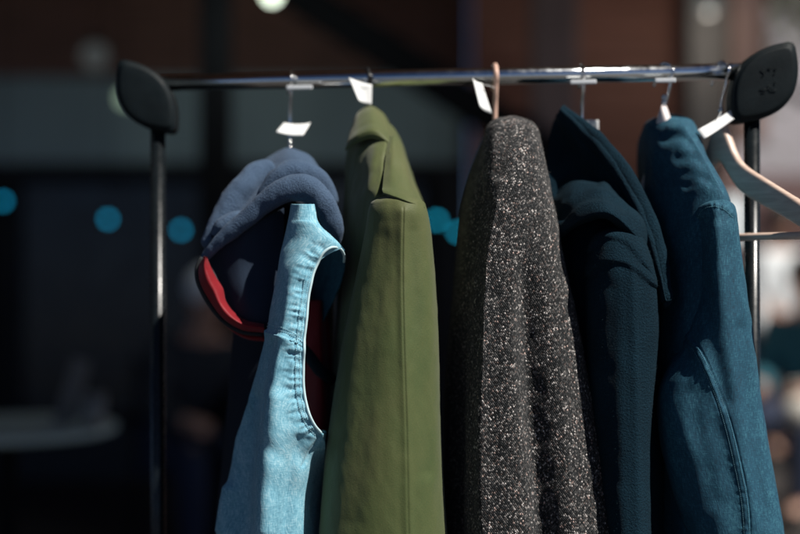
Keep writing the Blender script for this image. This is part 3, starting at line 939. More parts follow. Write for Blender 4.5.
lin.folds(0.002, 24, 18, 95).crease([(250, 226), (240, 262), (246, 300)], 0.003, 9)
lin.build('hood_lining', M['navy_cloth'], nj, 0.003)
o_ = [(204, 256), (199, 266), (199, 278), (204, 291), (213, 306), (225, 320), (242, 330), (264, 333)]
i_ = [(207, 257), (210, 265), (216, 277), (223, 288), (226, 301), (233, 311), (246, 320), (264, 324)]
rd = patch([[(*p, 1.866) for p in i_], [((a[0] + b[0]) / 2, (a[1] + b[1]) / 2, 1.849) for a, b in zip(i_, o_)], [(*p, 1.862) for p in o_]], 30, 150)
rd.folds(0.002, 40, 40, 97).build('red_trim', M['red'], nj, 0.003)
bm = bmesh.new()
bm_tube(bm, [P(x - 1.5, y + 1.5, 1.868) for x, y in spline(np.array(o_, float), 40)], 0.0032, 10)
from_bm('piping', M['grey_tape'] and bm, M['grey_tape'], nj, True)
rd2 = patch([[(x + 4, y + 2, 1.89) for x, y in o_[3:]], [(x + 1, y + 6, 1.885) for x, y in o_[3:]], [(x + 4, y + 9, 1.892) for x, y in o_[3:]]], 20, 90)
rd2.build('red_trim', M['red'], nj, 0.003)
rl = patch([[(300, 300, 1.94), (318, 300, 1.925), (327, 302, 1.96)], [(300, 360, 1.925), (320, 360, 1.91), (332, 360, 1.96)], [(300, 430, 1.92), (322, 430, 1.905), (334, 430, 1.96)], [(300, 540, 1.92), (322, 540, 1.91), (332, 540, 1.96)]], 80, 50)
rl.folds(0.004, 20, 8, 98).build('red_lining', M['red'], nj, 0.003)
bm = bmesh.new(); bm_tube(bm, [P(x, y, d) for x, y, d in ((300, 346, 1.905), (309, 356, 1.898), (319, 370, 1.896), (332, 380, 1.92))], 0.0085, 12)
from_bm('navy_tape', bm, M['navy_lining'], nj, True)

# ------------------------------------------------------------------ pale denim vest
ve = empty('denim_vest', P(280, 330, 1.9), 'pale washed denim vest with an open armhole, over the navy jacket', 'vest', None)
rows = []
LR = [(204, 290.5, 314.5, 1.808), (212, 289.5, 316, 1.805), (220, 288, 317.5, 1.802), (227, 286.5, 322, 1.800), (235, 285, 331, 1.798), (244, 283.5, 341, 1.796), (253, 282, 331, 1.793), (262, 280.5, 319, 1.789), (282, 277, 311.5, 1.785), (310, 271, 307.5, 1.78), (340, 264, 304.5, 1.777),
      (370, 256, 303.5, 1.775), (398, 248, 305, 1.773), (418, 242, 311, 1.772), (434, 237, 322, 1.772), (465, 231, 325, 1.772), (500, 224, 327, 1.772), (534, 218, 329, 1.772), (640, 205, 336, 1.775), (760, 196, 340, 1.78)]
for y, L, R, d in LR:
    w = R - L
    s = 0.0 if y < 250 else min(1, (y - 250) / 100)
    below = min(1.0, max(0.0, (y - 425) / 60)); lowl = min(1.0, max(0.0, (y - 320) / 120))
    rows.append([(L + 10, y, d + 0.06 + 0.05 * s + 0.05 * lowl), (L, y, d + 0.028 + 0.02 * s + 0.055 * lowl), (L + w * 0.20, y - (4 if 222 < y < 260 else 0), d + 0.008 + 0.008 * s + 0.042 * lowl), (L + w * 0.43, y - (6 if 225 < y < 250 else 0), d - 0.004 * s), (L + w * (0.72 - 0.13 * below), y - (5 if 225 < y < 250 else 0), d + 0.006 * below), (R, y + (4 if 235 < y < 250 else 0), d + 0.008 + 0.115 * below)])
v_f = patch(rows, 520, 170)
arm = [(343, 254), (339, 247.5), (331, 247), (323, 253), (317, 265), (312.5, 281), (309.5, 300), (306.5, 322), (304.5, 346), (303.5, 372), (305, 397), (309, 413), (315, 426), (323, 435)]
v_f.folds(0.0025, 22, 8, 101).folds(0.0008, 70, 40, 102)
arm_in = [(x - 10, y + (3 if y < 300 else 0)) for x, y in arm[2:]]
v_f.pucker(arm_in, 0.0026, 8, 0.2, 5)
v_f.pucker([(x - 12, y) for x, y in arm[2:]], 0.0022, 7, 0.32, 15)
v_f.pucker([(x - 5, y) for x, y in arm[2:]], 0.0016, 5, 0.3, 6)
yoke = [(262, 328), (276, 332), (290, 337), (304, 346)]
v_f.step([(304, 346), (290, 337), (276, 332), (262, 328)], 0.0050, 0.8, 10)
v_f.crease([(x, y + 1.5) for x, y in yoke], -0.0022, 1.4)
v_f.pucker([(x, y + 8) for x, y in yoke], 0.0022, 6, 0.22, 8)
v_f.crease([(x - 9.5, y) for x, y in arm[4:]], -0.0010, 1.1)
v_f.crease([(300, 440), (292, 470), (288, 510), (286, 545)], -0.006, 6)
v_f.crease([(276, 400), (268, 460), (264, 530)], 0.007, 10)
v_f.crease([(250, 400), (244, 450), (240, 500), (240, 545)], -0.010, 11)
v_f.crease([(228, 490), (222, 530)], 0.008, 7)
v_f.crease([(320, 438), (311, 450), (303, 466)], -0.0018, 1.6)
v_f.build('front_panel', M['pale_denim'], ve, 0.0022)
v_s = patch([[(321, 434, 1.79), (325, 432, 1.83), (322, 430, 1.89)], [(324.5, 465, 1.862), (326, 465, 1.90), (323, 465, 1.95)], [(328.5, 534, 1.894), (330, 534, 1.93), (326, 534, 1.98)], [(339, 760, 1.902), (340, 760, 1.94), (336, 760, 1.99)]], 140, 40)
v_s.folds(0.003, 20, 8, 105).build('side_panel', M['pale_denim'], ve, 0.0022)
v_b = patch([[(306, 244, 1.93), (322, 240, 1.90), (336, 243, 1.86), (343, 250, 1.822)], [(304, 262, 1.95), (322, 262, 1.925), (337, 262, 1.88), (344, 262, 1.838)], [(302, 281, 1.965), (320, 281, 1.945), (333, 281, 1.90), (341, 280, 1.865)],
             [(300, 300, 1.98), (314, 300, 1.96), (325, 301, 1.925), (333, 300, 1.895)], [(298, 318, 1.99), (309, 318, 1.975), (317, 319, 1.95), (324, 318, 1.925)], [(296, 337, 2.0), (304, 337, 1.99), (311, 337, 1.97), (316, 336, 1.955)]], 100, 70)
v_b.folds(0.002, 24, 20, 107).build('back_panel', M['dark_denim'], ve, 0.0022)  # darker cloth stands in for the shade inside the armhole
pts, no = v_f.on(arm[3:], 70, 0.0004)
bm = bmesh.new()
rim = [P(344, 262, 1.838), P(344, 255, 1.822), P(339, 248, 1.806), P(331, 247.5, 1.797)] + [Vector(p) for p in pts[::4]]
bm_tube(bm, [Vector(p) for p in spline(np.array([tuple(p) for p in rim]), 110)], 0.0019, 10)
from_bm('armhole_binding', bm, M['pale_edge'], ve, True)
stitches('stitching', v_f, None, M['stitch_p'], ve, 1.9, 0.00045, lines=[[(x - 4, y) for x, y in arm[4:]], [(x - 8, y) for x, y in arm[5:]], [(x, y - 3) for x, y in yoke], [(x, y - 6) for x, y in yoke]])

# ------------------------------------------------------------------ setting
M['paving'] = plain('grey_paving', (0.05, 0.048, 0.046), 0.85, 0, 0.3, 3.0, 0.3, 40)
M['terrace'] = plain('dark_terrace_boards', (0.03, 0.025, 0.022), 0.7, 0, 0.3, 5.0, 0.3, 40)
g = bmesh.new(); bmesh.ops.create_grid(g, x_segments=2, y_segments=2, size=90)
o = from_bm('ground', g, M['paving']); o.location = (0, 40, 0); tag(o, kind='structure')
g = bmesh.new(); bm_box(g, (-3.0, 3.7, 0.0), (11.0, 9.0, 0.008))
o = from_bm('pavement', g, M['terrace']); tag(o, kind='structure')

M['dwall'] = plain('dark_shopfront_paint', (0.010, 0.011, 0.014), 0.6, 0, 0.2, 2)
M['dglass'] = plain('dark_window_glass', (0.004, 0.006, 0.010), 0.25, 0, 0.1, 2)
M['fascia'] = plain('grey_green_fascia', (0.30, 0.40, 0.39), 0.75, 0, 0.3, 0.6)
M['redwood'] = wood('red_brown_cladding', (0.17, 0.070, 0.045), (0.28, 0.118, 0.08), 0.65, (2, 8, 14), 0.2)
M['darkwood'] = wood('dark_brown_timber', (0.15, 0.075, 0.05), (0.24, 0.12, 0.08), 0.65, (2, 8, 14), 0.2)
M['mauve'] = plain('mauve_brown_plaster', (0.20, 0.135, 0.12), 0.8, 0, 0.15, 3)
M['greycol'] = plain('grey_plaster', (0.13, 0.125, 0.12), 0.8, 0, 0.15, 3)
M['blackpaint'] = plain('black_painted_steel', (0.003, 0.0035, 0.0045), 0.8, Specular_IOR_Level=0.15)
M['roofing'] = plain('dark_roofing', (0.05, 0.05, 0.052), 0.8)

cafe = empty('cafe_building', (-2.0, 6.0, 0), 'dark shopfront under an unseen timber roof extended for shade with a grey green fascia band', 'building')


def bx(name, x0, x1, y0, y1, z0, z1, mat, parent, bev=0.0):
    b = bmesh.new(); bm_box(b, ((x0 + x1) / 2, (y0 + y1) / 2, (z0 + z1) / 2), (x1 - x0, y1 - y0, z1 - z0), None, bev)
    return from_bm(name, b, mat, parent)


bx('wall', -8, 0.42, 6.10, 6.35, 0, 3.5, M['dwall'], cafe)
bx('fascia', -8, 0.36, 6.0, 6.097, 1.93, 2.44, M['fascia'], cafe, 0.01)
for i in range(6):
    x = -7.6 + i * 1.32
    w = bx('window', x, x + 1.2, 6.03, 6.097, 0.35, 1.86, M['blackpaint'], cafe)
    bx('pane', x + 0.06, x + 1.14, 6.012, 6.028, 0.42, 1.80, M['dglass'], w)
b = bmesh.new()
for k in range(7): bm_box(b, (-3.8, 6.06, 2.52 + k * 0.14), (8.4, 0.07, 0.125), None, 0.006)
from_bm('upper_cladding', b, M['darkwood'], cafe)
b = bmesh.new()
for k in range(24): bm_box(b, (1.125, 5.40, 0.07 + k * 0.144), (1.45, 0.05, 0.136), None, 0.008)
from_bm('cladding', b, M['redwood'], cafe)
bx('wall', 0.40, 1.84, 5.428, 5.56, 0.0, 3.5, M['darkwood'], cafe)
bx('pillar', P(200, 0, 6).x, P(230, 0, 6).x, 3.95, 4.1, 0, 3.5, M['blackpaint'], cafe, 0.01)
bx('pillar', P(534, 0, 6.6).x, P(579, 0, 6.6).x, 4.6, 4.85, 0, 3.5, M['mauve'], cafe, 0.015)
bx('pillar', P(690, 0, 7).x, P(728, 0, 7).x, 5.0, 5.2, 0, 3.5, M['greycol'], cafe, 0.015)
bx('pillar', P(735, 0, 6.9).x, P(768, 0, 6.9).x, 4.9, 5.1, 1.95, 3.5, M['mauve'], cafe, 0.015)
bx('lintel', P(600, 0, 6.9).x, P(768, 0, 6.9).x, 4.92, 5.08, 3.0, 3.2, M['mauve'], cafe, 0.015)
b = bmesh.new()
p0, p1 = P(40, -168, 6.515), P(562, 162, 6.515)
ang = math.atan2(p1.z - p0.z, p1.x - p0.x)
bm_box(b, (p0 + p1) / 2, ((p1 - p0).length, 0.14, 0.17), Matrix.Rotation(-ang, 3, 'Y'), 0.01)
from_bm('brace', b, M['blackpaint'], cafe)
bx('roof', -8.5, 2.74, -0.55, 6.6, 3.52, 3.72, M['roofing'], cafe, 0.02)  # unseen; roof and soffit stretched forward over the rack to cut sky light
b = bmesh.new()
for k in range(24): bm_box(b, (-2.9, -0.36 + k * 0.29, 3.48), (11.2, 0.27, 0.06), None, 0.006)
from_bm('soffit', b, M['darkwood'], cafe)

# lamps under the roof
def pendant(px, py, d, mat, r, label, cat='lamp', group=None, ztop=3.45, watts=0.0, col=(1.0, 0.9, 0.78)):
    c = P(px, py, d)
    t = empty('pendant_lamp', c, label, cat, group)
    if watts:
        L = bpy.data.lights.new('lamp_bulb', 'POINT'); L.energy = watts; L.shadow_soft_size = 0.05; L.color = col
        lo = bpy.data.objects.new('lamp_bulb', L); COL.objects.link(lo); lo.parent = t; lo.location = (0, 0, -r - 0.06)
    b = bmesh.new(); bm_ball(b, c, r, 16)
    from_bm('globe', b, mat, t, True)
    b = bmesh.new(); bm_lathe(b, [(r * 0.5, -0.02), (r * 0.55, 0), (r * 0.3, 0.03), (0.008, 0.035)], (c.x, c.y, c.z + r * 0.85 + 0.01), 14)
    from_bm('cap', b, M['blackpaint'], t, True)
    b = bmesh.new(); bm_tube(b, [(c.x, c.y, c.z + r), (c.x, c.y, ztop)], 0.003, 6)
    from_bm('cable', b, M['blackpaint'], t)


M['teal_lamp'] = glow('teal_lamp_glass', (0.006, 0.26, 0.46), 3.4)
M['teal_lamp2'] = glow('teal_lamp_glass_bright', (0.008, 0.30, 0.46), 4.2)
M['warm_lamp'] = glow('pale_lamp_glass', (0.62, 0.72, 0.55), 4.5)
M['green_lamp'] = glow('green_lamp_glass', (0.30, 0.42, 0.30), 1.0)
for px, py, lab in ((3, 201, 'round teal lamp at the far left, highest of the teal lamps left of the rack'), (108, 219, 'round teal lamp hanging left of the rack post, in the dark window'),
                    (181, 230, 'round teal lamp just right of the left rack post, above the pale cap')):
    pendant(px, py, 6.6, M['teal_lamp'], 0.015, lab, 'lamp', 'teal lamps in the dark shopfront')
pendant(437, 220, 6.6, M['teal_lamp2'], 0.015, 'round teal lamp right of the olive coat sleeve', 'lamp', 'teal lamps in the dark shopfront')
pendant(458, 232, 6.6, M['teal_lamp2'], 0.015, 'round teal lamp half hidden by the tweed coat', 'lamp', 'teal lamps in the dark shopfront')
pendant(272, -6, 5.6, M['warm_lamp'], 0.034, 'pale round lamp at the top edge, above the denim vest', watts=5, col=(0.9, 1.0, 0.95))
pendant(126, 98, 7.4, M['green_lamp'], 0.045, 'dim green lamp partly behind the left corner cap')
M['dim_lamp'] = glow('dim_white_lamp_glass', (0.55, 0.62, 0.62), 0.07)
pendant(95, 56, 7.3, M['dim_lamp'], 0.075, 'dim white globe lamp above the left corner cap')
M['dim_lamp2'] = glow('dim_grey_lamp_glass', (0.5, 0.6, 0.6), 0.13)
pendant(709, 4, 6.6, M['dim_lamp2'], 0.055, 'dim pale globe lamp on the grey pillar at upper right', watts=4)

# ------------------------------------------------------------------ terrace table
M['tabletop'] = plain('pale_green_laminate', (0.48, 0.60, 0.56), 0.35, 0, 0.1, 4)
M['glassware'] = plain('frosted_glass', (0.16, 0.17, 0.16), 0.3, 0, 0.05, 8)
M['menu'] = plain('cream_card', (0.15, 0.145, 0.13), 0.7, 0, 0.05, 8)
tc = P(8, 425, 4.2)
tb = empty('cafe_table', (tc.x, tc.y, 0), 'round cafe table with pale rim on the dark terrace', 'table')
tz = tc.z
b = bmesh.new(); bm_lathe(b, [(0.0, -0.028), (0.31, -0.028), (0.335, -0.02), (0.34, -0.008), (0.335, 0.0), (0.0, 0.0)][1:-1], (tc.x, tc.y, tz), 48)
from_bm('tabletop', b, M['tabletop'], tb)
b = bmesh.new(); bm_lathe(b, [(0.03, 0.03), (0.028, 0.1), (0.028, tz - 0.06), (0.07, tz - 0.029)], (tc.x, tc.y, 0), 20)
from_bm('pedestal', b, M['blackpaint'], tb, True)
b = bmesh.new(); bm_lathe(b, [(0.22, 0.0), (0.22, 0.015), (0.05, 0.035)], (tc.x, tc.y, 0.004), 30)
from_bm('base', b, M['blackpaint'], tb, True)
cu = P(94, 410, 4.1); cu.z = tz
b = bmesh.new(); bm_lathe(b, [(0.026, 0.0), (0.033, 0.01), (0.037, 0.11), (0.034, 0.11), (0.028, 0.02)], tuple(cu), 22)
o = from_bm('drinking_glass', b, M['glassware'], None, True); tag(o, 'pale frosted tumbler standing near the edge of the round cafe table', 'glass')
mp = P(70, 400, 4.25); mp.z = tz
b = bmesh.new()
for s in (-1, 1):
    bm_box(b, (mp.x + 0.012, mp.y + s * 0.028, tz + 0.103), (0.055, 0.003, 0.21), Matrix.Rotation(0.26 * s, 3, 'X') @ Matrix.Rotation(0.25, 3, 'Y'))
o = from_bm('menu_card', b, M['menu']); tag(o, 'cream folded card leaning on the round cafe table', 'card')


# ------------------------------------------------------------------ people and chairs
def chair(x, y, rz, mat, label):
    t = empty('cafe_chair', (x, y, 0), label, 'chair')
    t.rotation_euler = (0, 0, rz)
    R = Matrix.Translation((x, y, 0)) @ Matrix.Rotation(rz, 4, 'Z')

    def put(name, fn):
        b = bmesh.new(); fn(b); bmesh.ops.transform(b, matrix=R, verts=b.verts); from_bm(name, b, mat, t)
    put('seat', lambda b: bm_box(b, (0, 0, 0.44), (0.42, 0.42, 0.03), None, 0.01))
    def back(b):
        for z in (0.62, 0.72, 0.82): bm_box(b, (0, 0.20, z), (0.38, 0.02, 0.06), Matrix.Rotation(-0.1, 3, 'X'), 0.006)
    put('backrest', back)
    for sx in (-1, 1):
        for sy in (-1, 1):
            put('leg', lambda b: bm_tube(b, [(sx * 0.18, sy * 0.18, 0.425), (sx * 0.2, sy * 0.2, 0.006)] if sy < 0 else [(sx * 0.18, 0.215, 0.88), (sx * 0.18, 0.19, 0.44), (sx * 0.2, 0.22, 0.006)], 0.012, 8))
    return t


def skin(name, verts, edges, mat, parent, M4, sub=2, root=0):
    me = bpy.data.meshes.new(name)
    me.from_pydata([M4 @ Vector(v[:3]) for v in verts], edges, [])
    o = link(name, me, mat, parent)
    md = o.modifiers.new('skin', 'SKIN')
    for i, v in enumerate(verts):
        r = v[3]
        me.skin_vertices[0].data[i].radius = (r, v[4] if len(v) > 4 else r)
        me.skin_vertices[0].data[i].use_root = (i == root)
    o.modifiers.new('smooth', 'SUBSURF').levels = sub
    o.modifiers['smooth'].render_levels = sub
    return o


M['skin'] = plain('skin', (0.42, 0.24, 0.17), 0.55)
M['hair'] = plain('dark_hair', (0.02, 0.014, 0.01), 0.6)
M['white_shirt'] = plain('white_shirt_cotton', (0.75, 0.79, 0.80), 0.85)
M['teal_jacket'] = plain('teal_jacket_cloth', (0.02, 0.12, 0.16), 0.85)
M['dark_jacket'] = plain('dark_jacket_cloth', (0.018, 0.022, 0.028), 0.9)
M['jeans'] = plain('navy_trouser_cloth', (0.012, 0.02, 0.045), 0.9)
M['cap'] = plain('pale_cap_cloth', (0.80, 0.82, 0.80), 0.85)
M['shoe'] = plain('black_shoe', (0.015, 0.015, 0.015), 0.5)


def person(x, y, rz, seated, top_mat, leg_mat, label, lean=0.0, cap=False, s=1.0):
    R = Matrix.Translation((x, y, 0)) @ Matrix.Rotation(rz, 4, 'Z') @ Matrix.Diagonal((s, s, s, 1))
    t = empty('person', (x, y, 0), label, 'person')
    hz = 0.52 if seated else 0.93          # pelvis height; figure faces -y
    L = lean

    def tp(dz, dy=0.0): return (-(L * dz * 0.5) + dy, hz + dz)
    y0, z0 = tp(0); y1, z1 = tp(0.22); y2, z2 = tp(0.44); y3, z3 = tp(0.53); y4, z4 = tp(0.60); y5, z5 = tp(0.71); y6, z6 = tp(0.80)
    V = [(0, y0, z0, 0.135, 0.11), (0, y1, z1, 0.13, 0.10), (0, y2, z2, 0.15, 0.10), (0, y3, z3, 0.055), (0, y4 - 0.015, z4, 0.065, 0.075), (0, y5 - 0.015, z5, 0.078, 0.098), (0, y6, z6, 0.05, 0.06)]
    E = [(0, 1), (1, 2), (2, 3), (3, 4), (4, 5), (5, 6)]
    TV = [tuple(v) for v in V[:3]] + [(0, y3, z3 - 0.035, 0.07)]
    TE = [(0, 1), (1, 2), (2, 3)]
    LV = [(0, y0, z0 - 0.02, 0.15, 0.125)]; LE = []
    for sx in (-1, 1):
        b = len(V)
        if seated:
            arm = [(sx * 0.185, y2, z2 + 0.02, 0.062), (sx * 0.235, y2 - 0.03, z2 - 0.25, 0.048), (sx * 0.15, y2 - 0.27, z2 - 0.29, 0.036), (sx * 0.12, y2 - 0.36, z2 - 0.28, 0.034)]
            leg = [(sx * 0.10, y0 - 0.05, z0 - 0.02, 0.095), (sx * 0.12, y0 - 0.44, z0, 0.068), (sx * 0.12, y0 - 0.46, 0.10, 0.045), (sx * 0.12, y0 - 0.57, 0.045, 0.035)]
        else:
            arm = [(sx * 0.185, y2, z2 + 0.02, 0.062), (sx * 0.24, y2 + 0.01, z2 - 0.27, 0.046), (sx * 0.25, y2 - 0.05, z2 - 0.50, 0.036), (sx * 0.25, y2 - 0.08, z2 - 0.60, 0.034)]
            leg = [(sx * 0.10, y0, z0 - 0.06, 0.10), (sx * 0.11, y0 - 0.03 * sx, 0.50, 0.068), (sx * 0.11, y0 + 0.04 * sx, 0.10, 0.045), (sx * 0.12, y0 + 0.04 * sx - 0.12, 0.04, 0.035)]
        V += arm; E += [(2, b), (b, b + 1), (b + 1, b + 2), (b + 2, b + 3)]
        hb = len(V)
        ax, ay, az, _ = arm[3]
        for k in range(4):
            V.append((ax + (k - 1.5) * 0.018, ay - 0.05, az - 0.045 - 0.006 * (1.5 - abs(k - 1.5)), 0.0095)); E.append((b + 3, hb + k))
        V.append((ax - sx * 0.035, ay - 0.045, az - 0.012, 0.0105)); E.append((b + 3, hb + 4))
        c = len(V); V += leg; E += [(0, c), (c, c + 1), (c + 1, c + 2), (c + 2, c + 3)]
        tb_ = len(TV); TV += [(*a[:3], a[3] + 0.012) for a in arm[:3]]; TE += [(2, tb_), (tb_, tb_ + 1), (tb_ + 1, tb_ + 2)]
        lb = len(LV); LV += [(*a[:3], a[3] + 0.014) for a in leg[:3]]; LE += [(0, lb), (lb, lb + 1), (lb + 1, lb + 2)]
        bb = bmesh.new(); bm_ball(bb, R @ Vector((leg[3][0], leg[3][1] + 0.02, 0.045)), 0.05 * s, 14, (1.0, 2.6, 0.85)); from_bm('shoe', bb, M['shoe'], t, True)
    TV = [(v[0], v[1], v[2], v[3] + 0.012, (v[4] + 0.012) if len(v) > 4 else v[3] + 0.012) for v in TV]
    skin('body', V, E, M['skin'], t, R)
    skin('jacket', TV, TE, top_mat, t, R)
    skin('trousers', LV, LE, leg_mat, t, R)
    hc = Vector((0, y5 - 0.01, z5 + 0.01))
    b = bmesh.new()
    bm_ball(b, R @ (hc + Vector((0, 0.018, 0.035))), 0.105 * s, 18, (0.95, 1.08, 0.95))
    if cap:
        bm_box(b, R @ (hc + Vector((0, -0.13, 0.06))), (0.15 * s, 0.11 * s, 0.012), R.to_3x3() @ Matrix.Rotation(0.15, 3, 'X'), 0.004)
    from_bm('cap' if cap else 'hair', b, M['cap'] if cap else M['hair'], t, True)
    b = bmesh.new()
    fy = y5 - 0.105
    bm_ball(b, R @ Vector((0, fy, z5 - 0.035)), 0.016 * s, 10, (0.8, 1.2, 1.5)); from_bm('nose', b, M['skin'], t, True)
    for sx in (-1, 1):
        b = bmesh.new(); bm_ball(b, R @ Vector((sx * 0.083, y5, z5 - 0.03)), 0.02 * s, 8, (0.5, 0.9, 1.4)); from_bm('ear', b, M['skin'], t, True)
        b = bmesh.new(); bm_ball(b, R @ Vector((sx * 0.032, fy + 0.012, z5 - 0.01)), 0.009 * s, 8); from_bm('eye', b, M['hair'], t, True)
    b = bmesh.new(); bm_box(b, R @ Vector((0, fy + 0.004, z5 - 0.075)), (0.045 * s, 0.012, 0.008)); from_bm('mouth', b, M['red'], t)
    return t


pA = P(181, 335, 6.0)
chair(pA.x + 0.0, pA.y + 0.18, 0.5, M['blackpaint'], 'dark slatted chair under the seated person in the pale cap')
person(pA.x, pA.y + 0.10, 0.5, True, M['dark_jacket'], M['jeans'], 'seated person in dark clothes and a pale cap, left of the rack', 0.9, True, 0.95)
pB = P(776, 267, 9.0)
person(pB.x, pB.y, 0.6, False, M['white_shirt'], M['jeans'], 'standing person in a white top, right of the rack in the street', 0.1, False, 0.98)
pC = P(819, 267, 7.0)
chair(pC.x, pC.y + 0.18, -0.7, M['blackpaint'], 'dark slatted chair at the right edge under the person in teal')
person(pC.x, pC.y + 0.10, -0.7, True, M['teal_jacket'], M['jeans'], 'seated person in a teal jacket at the right edge', 0.3, False, 1.0)
M['bagcloth'] = plain('cream_bag_canvas', (0.50, 0.48, 0.42), 0.85, 0, 0.1, 6)
bg = P(800, 412, 6.55)
bag = empty('handbag', bg, 'round cream bag on the lap of the person in teal', 'bag')
b = bmesh.new(); bm_ball(b, bg, 0.085, 18, (1.0, 0.75, 0.9)); from_bm('pouch', b, M['bagcloth'], bag, True)
b = bmesh.new(); bm_tube(b, [bg + Vector((-0.06, 0, 0.06)), bg + Vector((-0.04, 0, 0.14)), bg + Vector((0.04, 0, 0.14)), bg + Vector((0.06, 0, 0.06))], 0.008, 8); from_bm('handle', b, M['bagcloth'], bag, True)

# ------------------------------------------------------------------ the sunlit street on the right
M['pale_wall'] = plain('pale_grey_render', (0.42, 0.40, 0.42), 0.85, 0, 0.12, 1.2)
M['awning'] = plain('dark_maroon_canvas', (0.055, 0.025, 0.024), 0.8, 0, 0.2, 2)
M['shopwhite'] = plain('white_painted_shutter', (0.62, 0.68, 0.70), 0.7, 0, 0.05, 2)
M['brownpave'] = plain('brown_brick_paving', (0.16, 0.09, 0.07), 0.85, 0, 0.25, 4)
st = empty('street_building', (9.5, 16, 0), 'pale grey rendered building with a maroon awning across the street', 'building')
bx('wall', 4.2, 16, 16.0, 16.6, 0, 7.0, M['pale_wall'], st)
bx('roof', 4.1, 16.1, 15.8, 16.8, 7.0, 7.3, M['roofing'], st)
b = bmesh.new()
prof = [(15.97, 2.55), (15.97, 2.50), (14.9, 1.98), (14.9, 1.72), (14.93, 1.72), (14.93, 2.03)]
va = [b.verts.new((4.4, y, z)) for y, z in prof]; vb = [b.verts.new((15, y, z)) for y, z in prof]
for k in range(len(prof)): b.faces.new((va[k], va[(k + 1) % 6], vb[(k + 1) % 6], vb[k]))
b.faces.new(va); b.faces.new(vb[::-1])
from_bm('awning', b, M['awning'], st)
for i in range(3):
    w = bx('window', 8.0 + i * 2.6, 9.6 + i * 2.6, 15.93, 15.997, 3.6, 5.4, M['blackpaint'], st)
    bx('pane', 8.08 + i * 2.6, 9.52 + i * 2.6, 15.91, 15.927, 3.68, 5.32, M['dglass'], w)
    bx('sill', 7.9 + i * 2.6, 9.7 + i * 2.6, 15.85, 15.99, 3.48, 3.57, M['pale_wall'], w)
wp = P(706, 196, 6.0); wq = P(748, 243, 6.0)
sb = empty('notice_board', ((wp.x + wq.x) / 2, wp.y, 0), 'blank white board on a post, seen just left of the right rack post', 'sign')
b = bmesh.new(); bm_box(b, ((wp.x + wq.x) / 2, wp.y, (wp.z + wq.z) / 2), ((wq.x - wp.x) * 1.2, 0.03, wp.z - wq.z), Matrix.Rotation(0.6, 3, 'Z'), 0.005); from_bm('panel', b, M['shopwhite'], sb)
b = bmesh.new(); bm_tube(b, [((wp.x + wq.x) / 2, wp.y + 0.05, 0), ((wp.x + wq.x) / 2, wp.y + 0.05, wp.z)], 0.025, 10); from_bm('post', b, M['blackpaint'], sb)
g = bmesh.new(); bm_box(g, (8.0, 10.0, 0.0), (9.0, 11.0, 0.008)); o = from_bm('road', g, M['brownpave']); tag(o, kind='structure')

M['bark'] = wood('tree_bark', (0.05, 0.035, 0.025), (0.11, 0.08, 0.055), 0.9, (8, 8, 2), 0.6)
n = N('sunlit_leaf')
oi = n.new('ShaderNodeNewGeometry')
n.set(Base_Color=n.ramp(oi.outputs['Random Per Island'], [(0.0, (0.06, 0.12, 0.02)), (0.5, (0.12, 0.20, 0.03)), (1.0, (0.22, 0.27, 0.05))]), Roughness=0.5)
M['leaf'] = n.m
tp_ = P(798, 0, 11.5)
tr = empty('street_tree', (tp_.x + 0.3, tp_.y, 0), 'leafy green street tree at the upper right corner', 'tree')
b = bmesh.new()
bx_, by_ = tp_.x + 0.3, tp_.y
bm_tube(b, [(bx_, by_, 0), (bx_ + 0.03, by_, 1.2), (bx_ - 0.04, by_ + 0.05, 2.6), (bx_, by_, 3.6), (bx_ + 0.1, by_, 4.6)], [0.15, 0.11, 0.09, 0.07, 0.03], 12)
limbs = []
for k in range(9):
    an = k * 2.4; z0 = 2.4 + 0.22 * k
    e = Vector((bx_ + math.cos(an) * 1.1, by_ + math.sin(an) * 1.1, z0 + 0.9)); limbs.append(e)
    bm_tube(b, [(bx_, by_, z0), (bx_ + math.cos(an) * 0.5, by_ + math.sin(an) * 0.5, z0 + 0.3), e], [0.05, 0.035, 0.012], 8)
from_bm('trunk', b, M['bark'], tr, True)
vv, ff = [], []
cl_ = [l + Vector(RNG.normal(0, 0.25, 3)) for l in limbs for _ in range(5)]
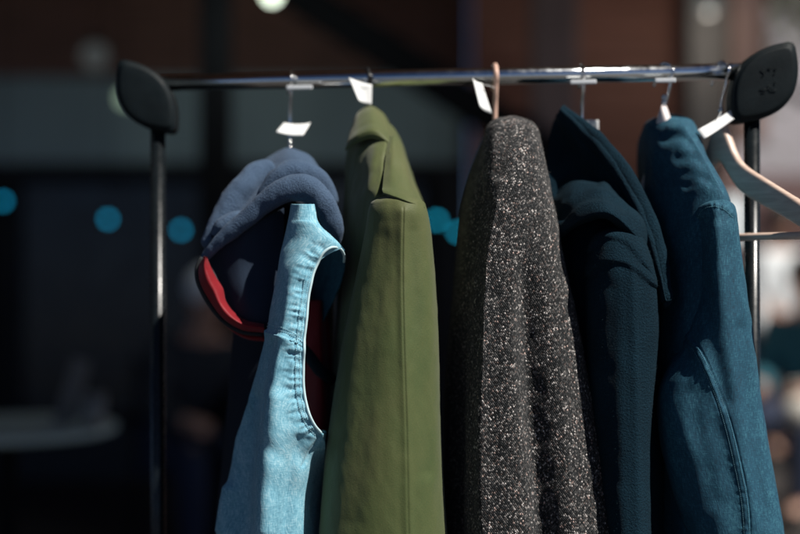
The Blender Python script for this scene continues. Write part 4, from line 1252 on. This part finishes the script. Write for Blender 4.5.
for c in cl_:
    R_ = RNG.uniform(0.28, 0.5)
    for _ in range(300):
        p = np.array(c) + RNG.normal(0, 1, 3) * R_ * 0.6
        a = RNG.normal(0, 1, 3); a /= np.linalg.norm(a); q = np.cross(a, RNG.normal(0, 1, 3)); q /= np.linalg.norm(q)
        s = RNG.uniform(0.03, 0.065); i0 = len(vv)
        vv += [p - a * s, p + q * s * 0.5, p + a * s, p - q * s * 0.5]; ff.append((i0, i0 + 1, i0 + 2, i0 + 3))
me = bpy.data.meshes.new('crown'); me.from_pydata([tuple(x) for x in vv], [], ff); link('crown', me, M['leaf'], tr)

# ------------------------------------------------------------------ light, sky, camera
SUN_EL, SUN_AZ = 51.0, 56.0        # azimuth: degrees from "behind the camera" round to the right
el, az = math.radians(SUN_EL), math.radians(SUN_AZ)
sd = Vector((math.sin(az) * math.cos(el), -math.cos(az) * math.cos(el), math.sin(el)))
sl = bpy.data.lights.new('sun', 'SUN'); sl.energy = 5.0; sl.angle = math.radians(0.5); sl.color = (1.0, 0.95, 0.88)
so = bpy.data.objects.new('sun', sl); COL.objects.link(so); so.rotation_euler = sd.to_track_quat('Z', 'Y').to_euler(); so.location = (3, -4, 6)
W = bpy.data.worlds.new('World'); SC.world = W; W.use_nodes = True
nt = W.node_tree
sky = nt.nodes.new('ShaderNodeTexSky'); sky.sky_type = 'NISHITA'; sky.sun_disc = False
sky.air_density = 0.28; sky.dust_density = 0.1; sky.ozone_density = 3.0; sky.sun_elevation = el; sky.sun_rotation = math.pi - az
nt.links.new(sky.outputs[0], nt.nodes['Background'].inputs[0]); nt.nodes['Background'].inputs[1].default_value = 0.05

cam = bpy.data.cameras.new('camera'); cam.lens = LENS; cam.sensor_width = 36
cam.clip_start = 0.05; cam.clip_end = 400
cam.dof.use_dof = True; cam.dof.focus_distance = 1.775; cam.dof.aperture_fstop = 1.25; cam.dof.aperture_blades = 0
co = bpy.data.objects.new('camera', cam); COL.objects.link(co)
co.location = (0, -CD, ZC); co.rotation_euler = (math.radians(90), 0, 0)
SC.camera = co
SC.view_settings.view_transform = 'Standard'; SC.view_settings.look = 'None'; SC.view_settings.exposure = 0.36; SC.view_settings.gamma = 1
SC.cycles.use_denoising = True
SC.cycles.max_bounces = 8
SC.cycles.sample_clamp_indirect = 6
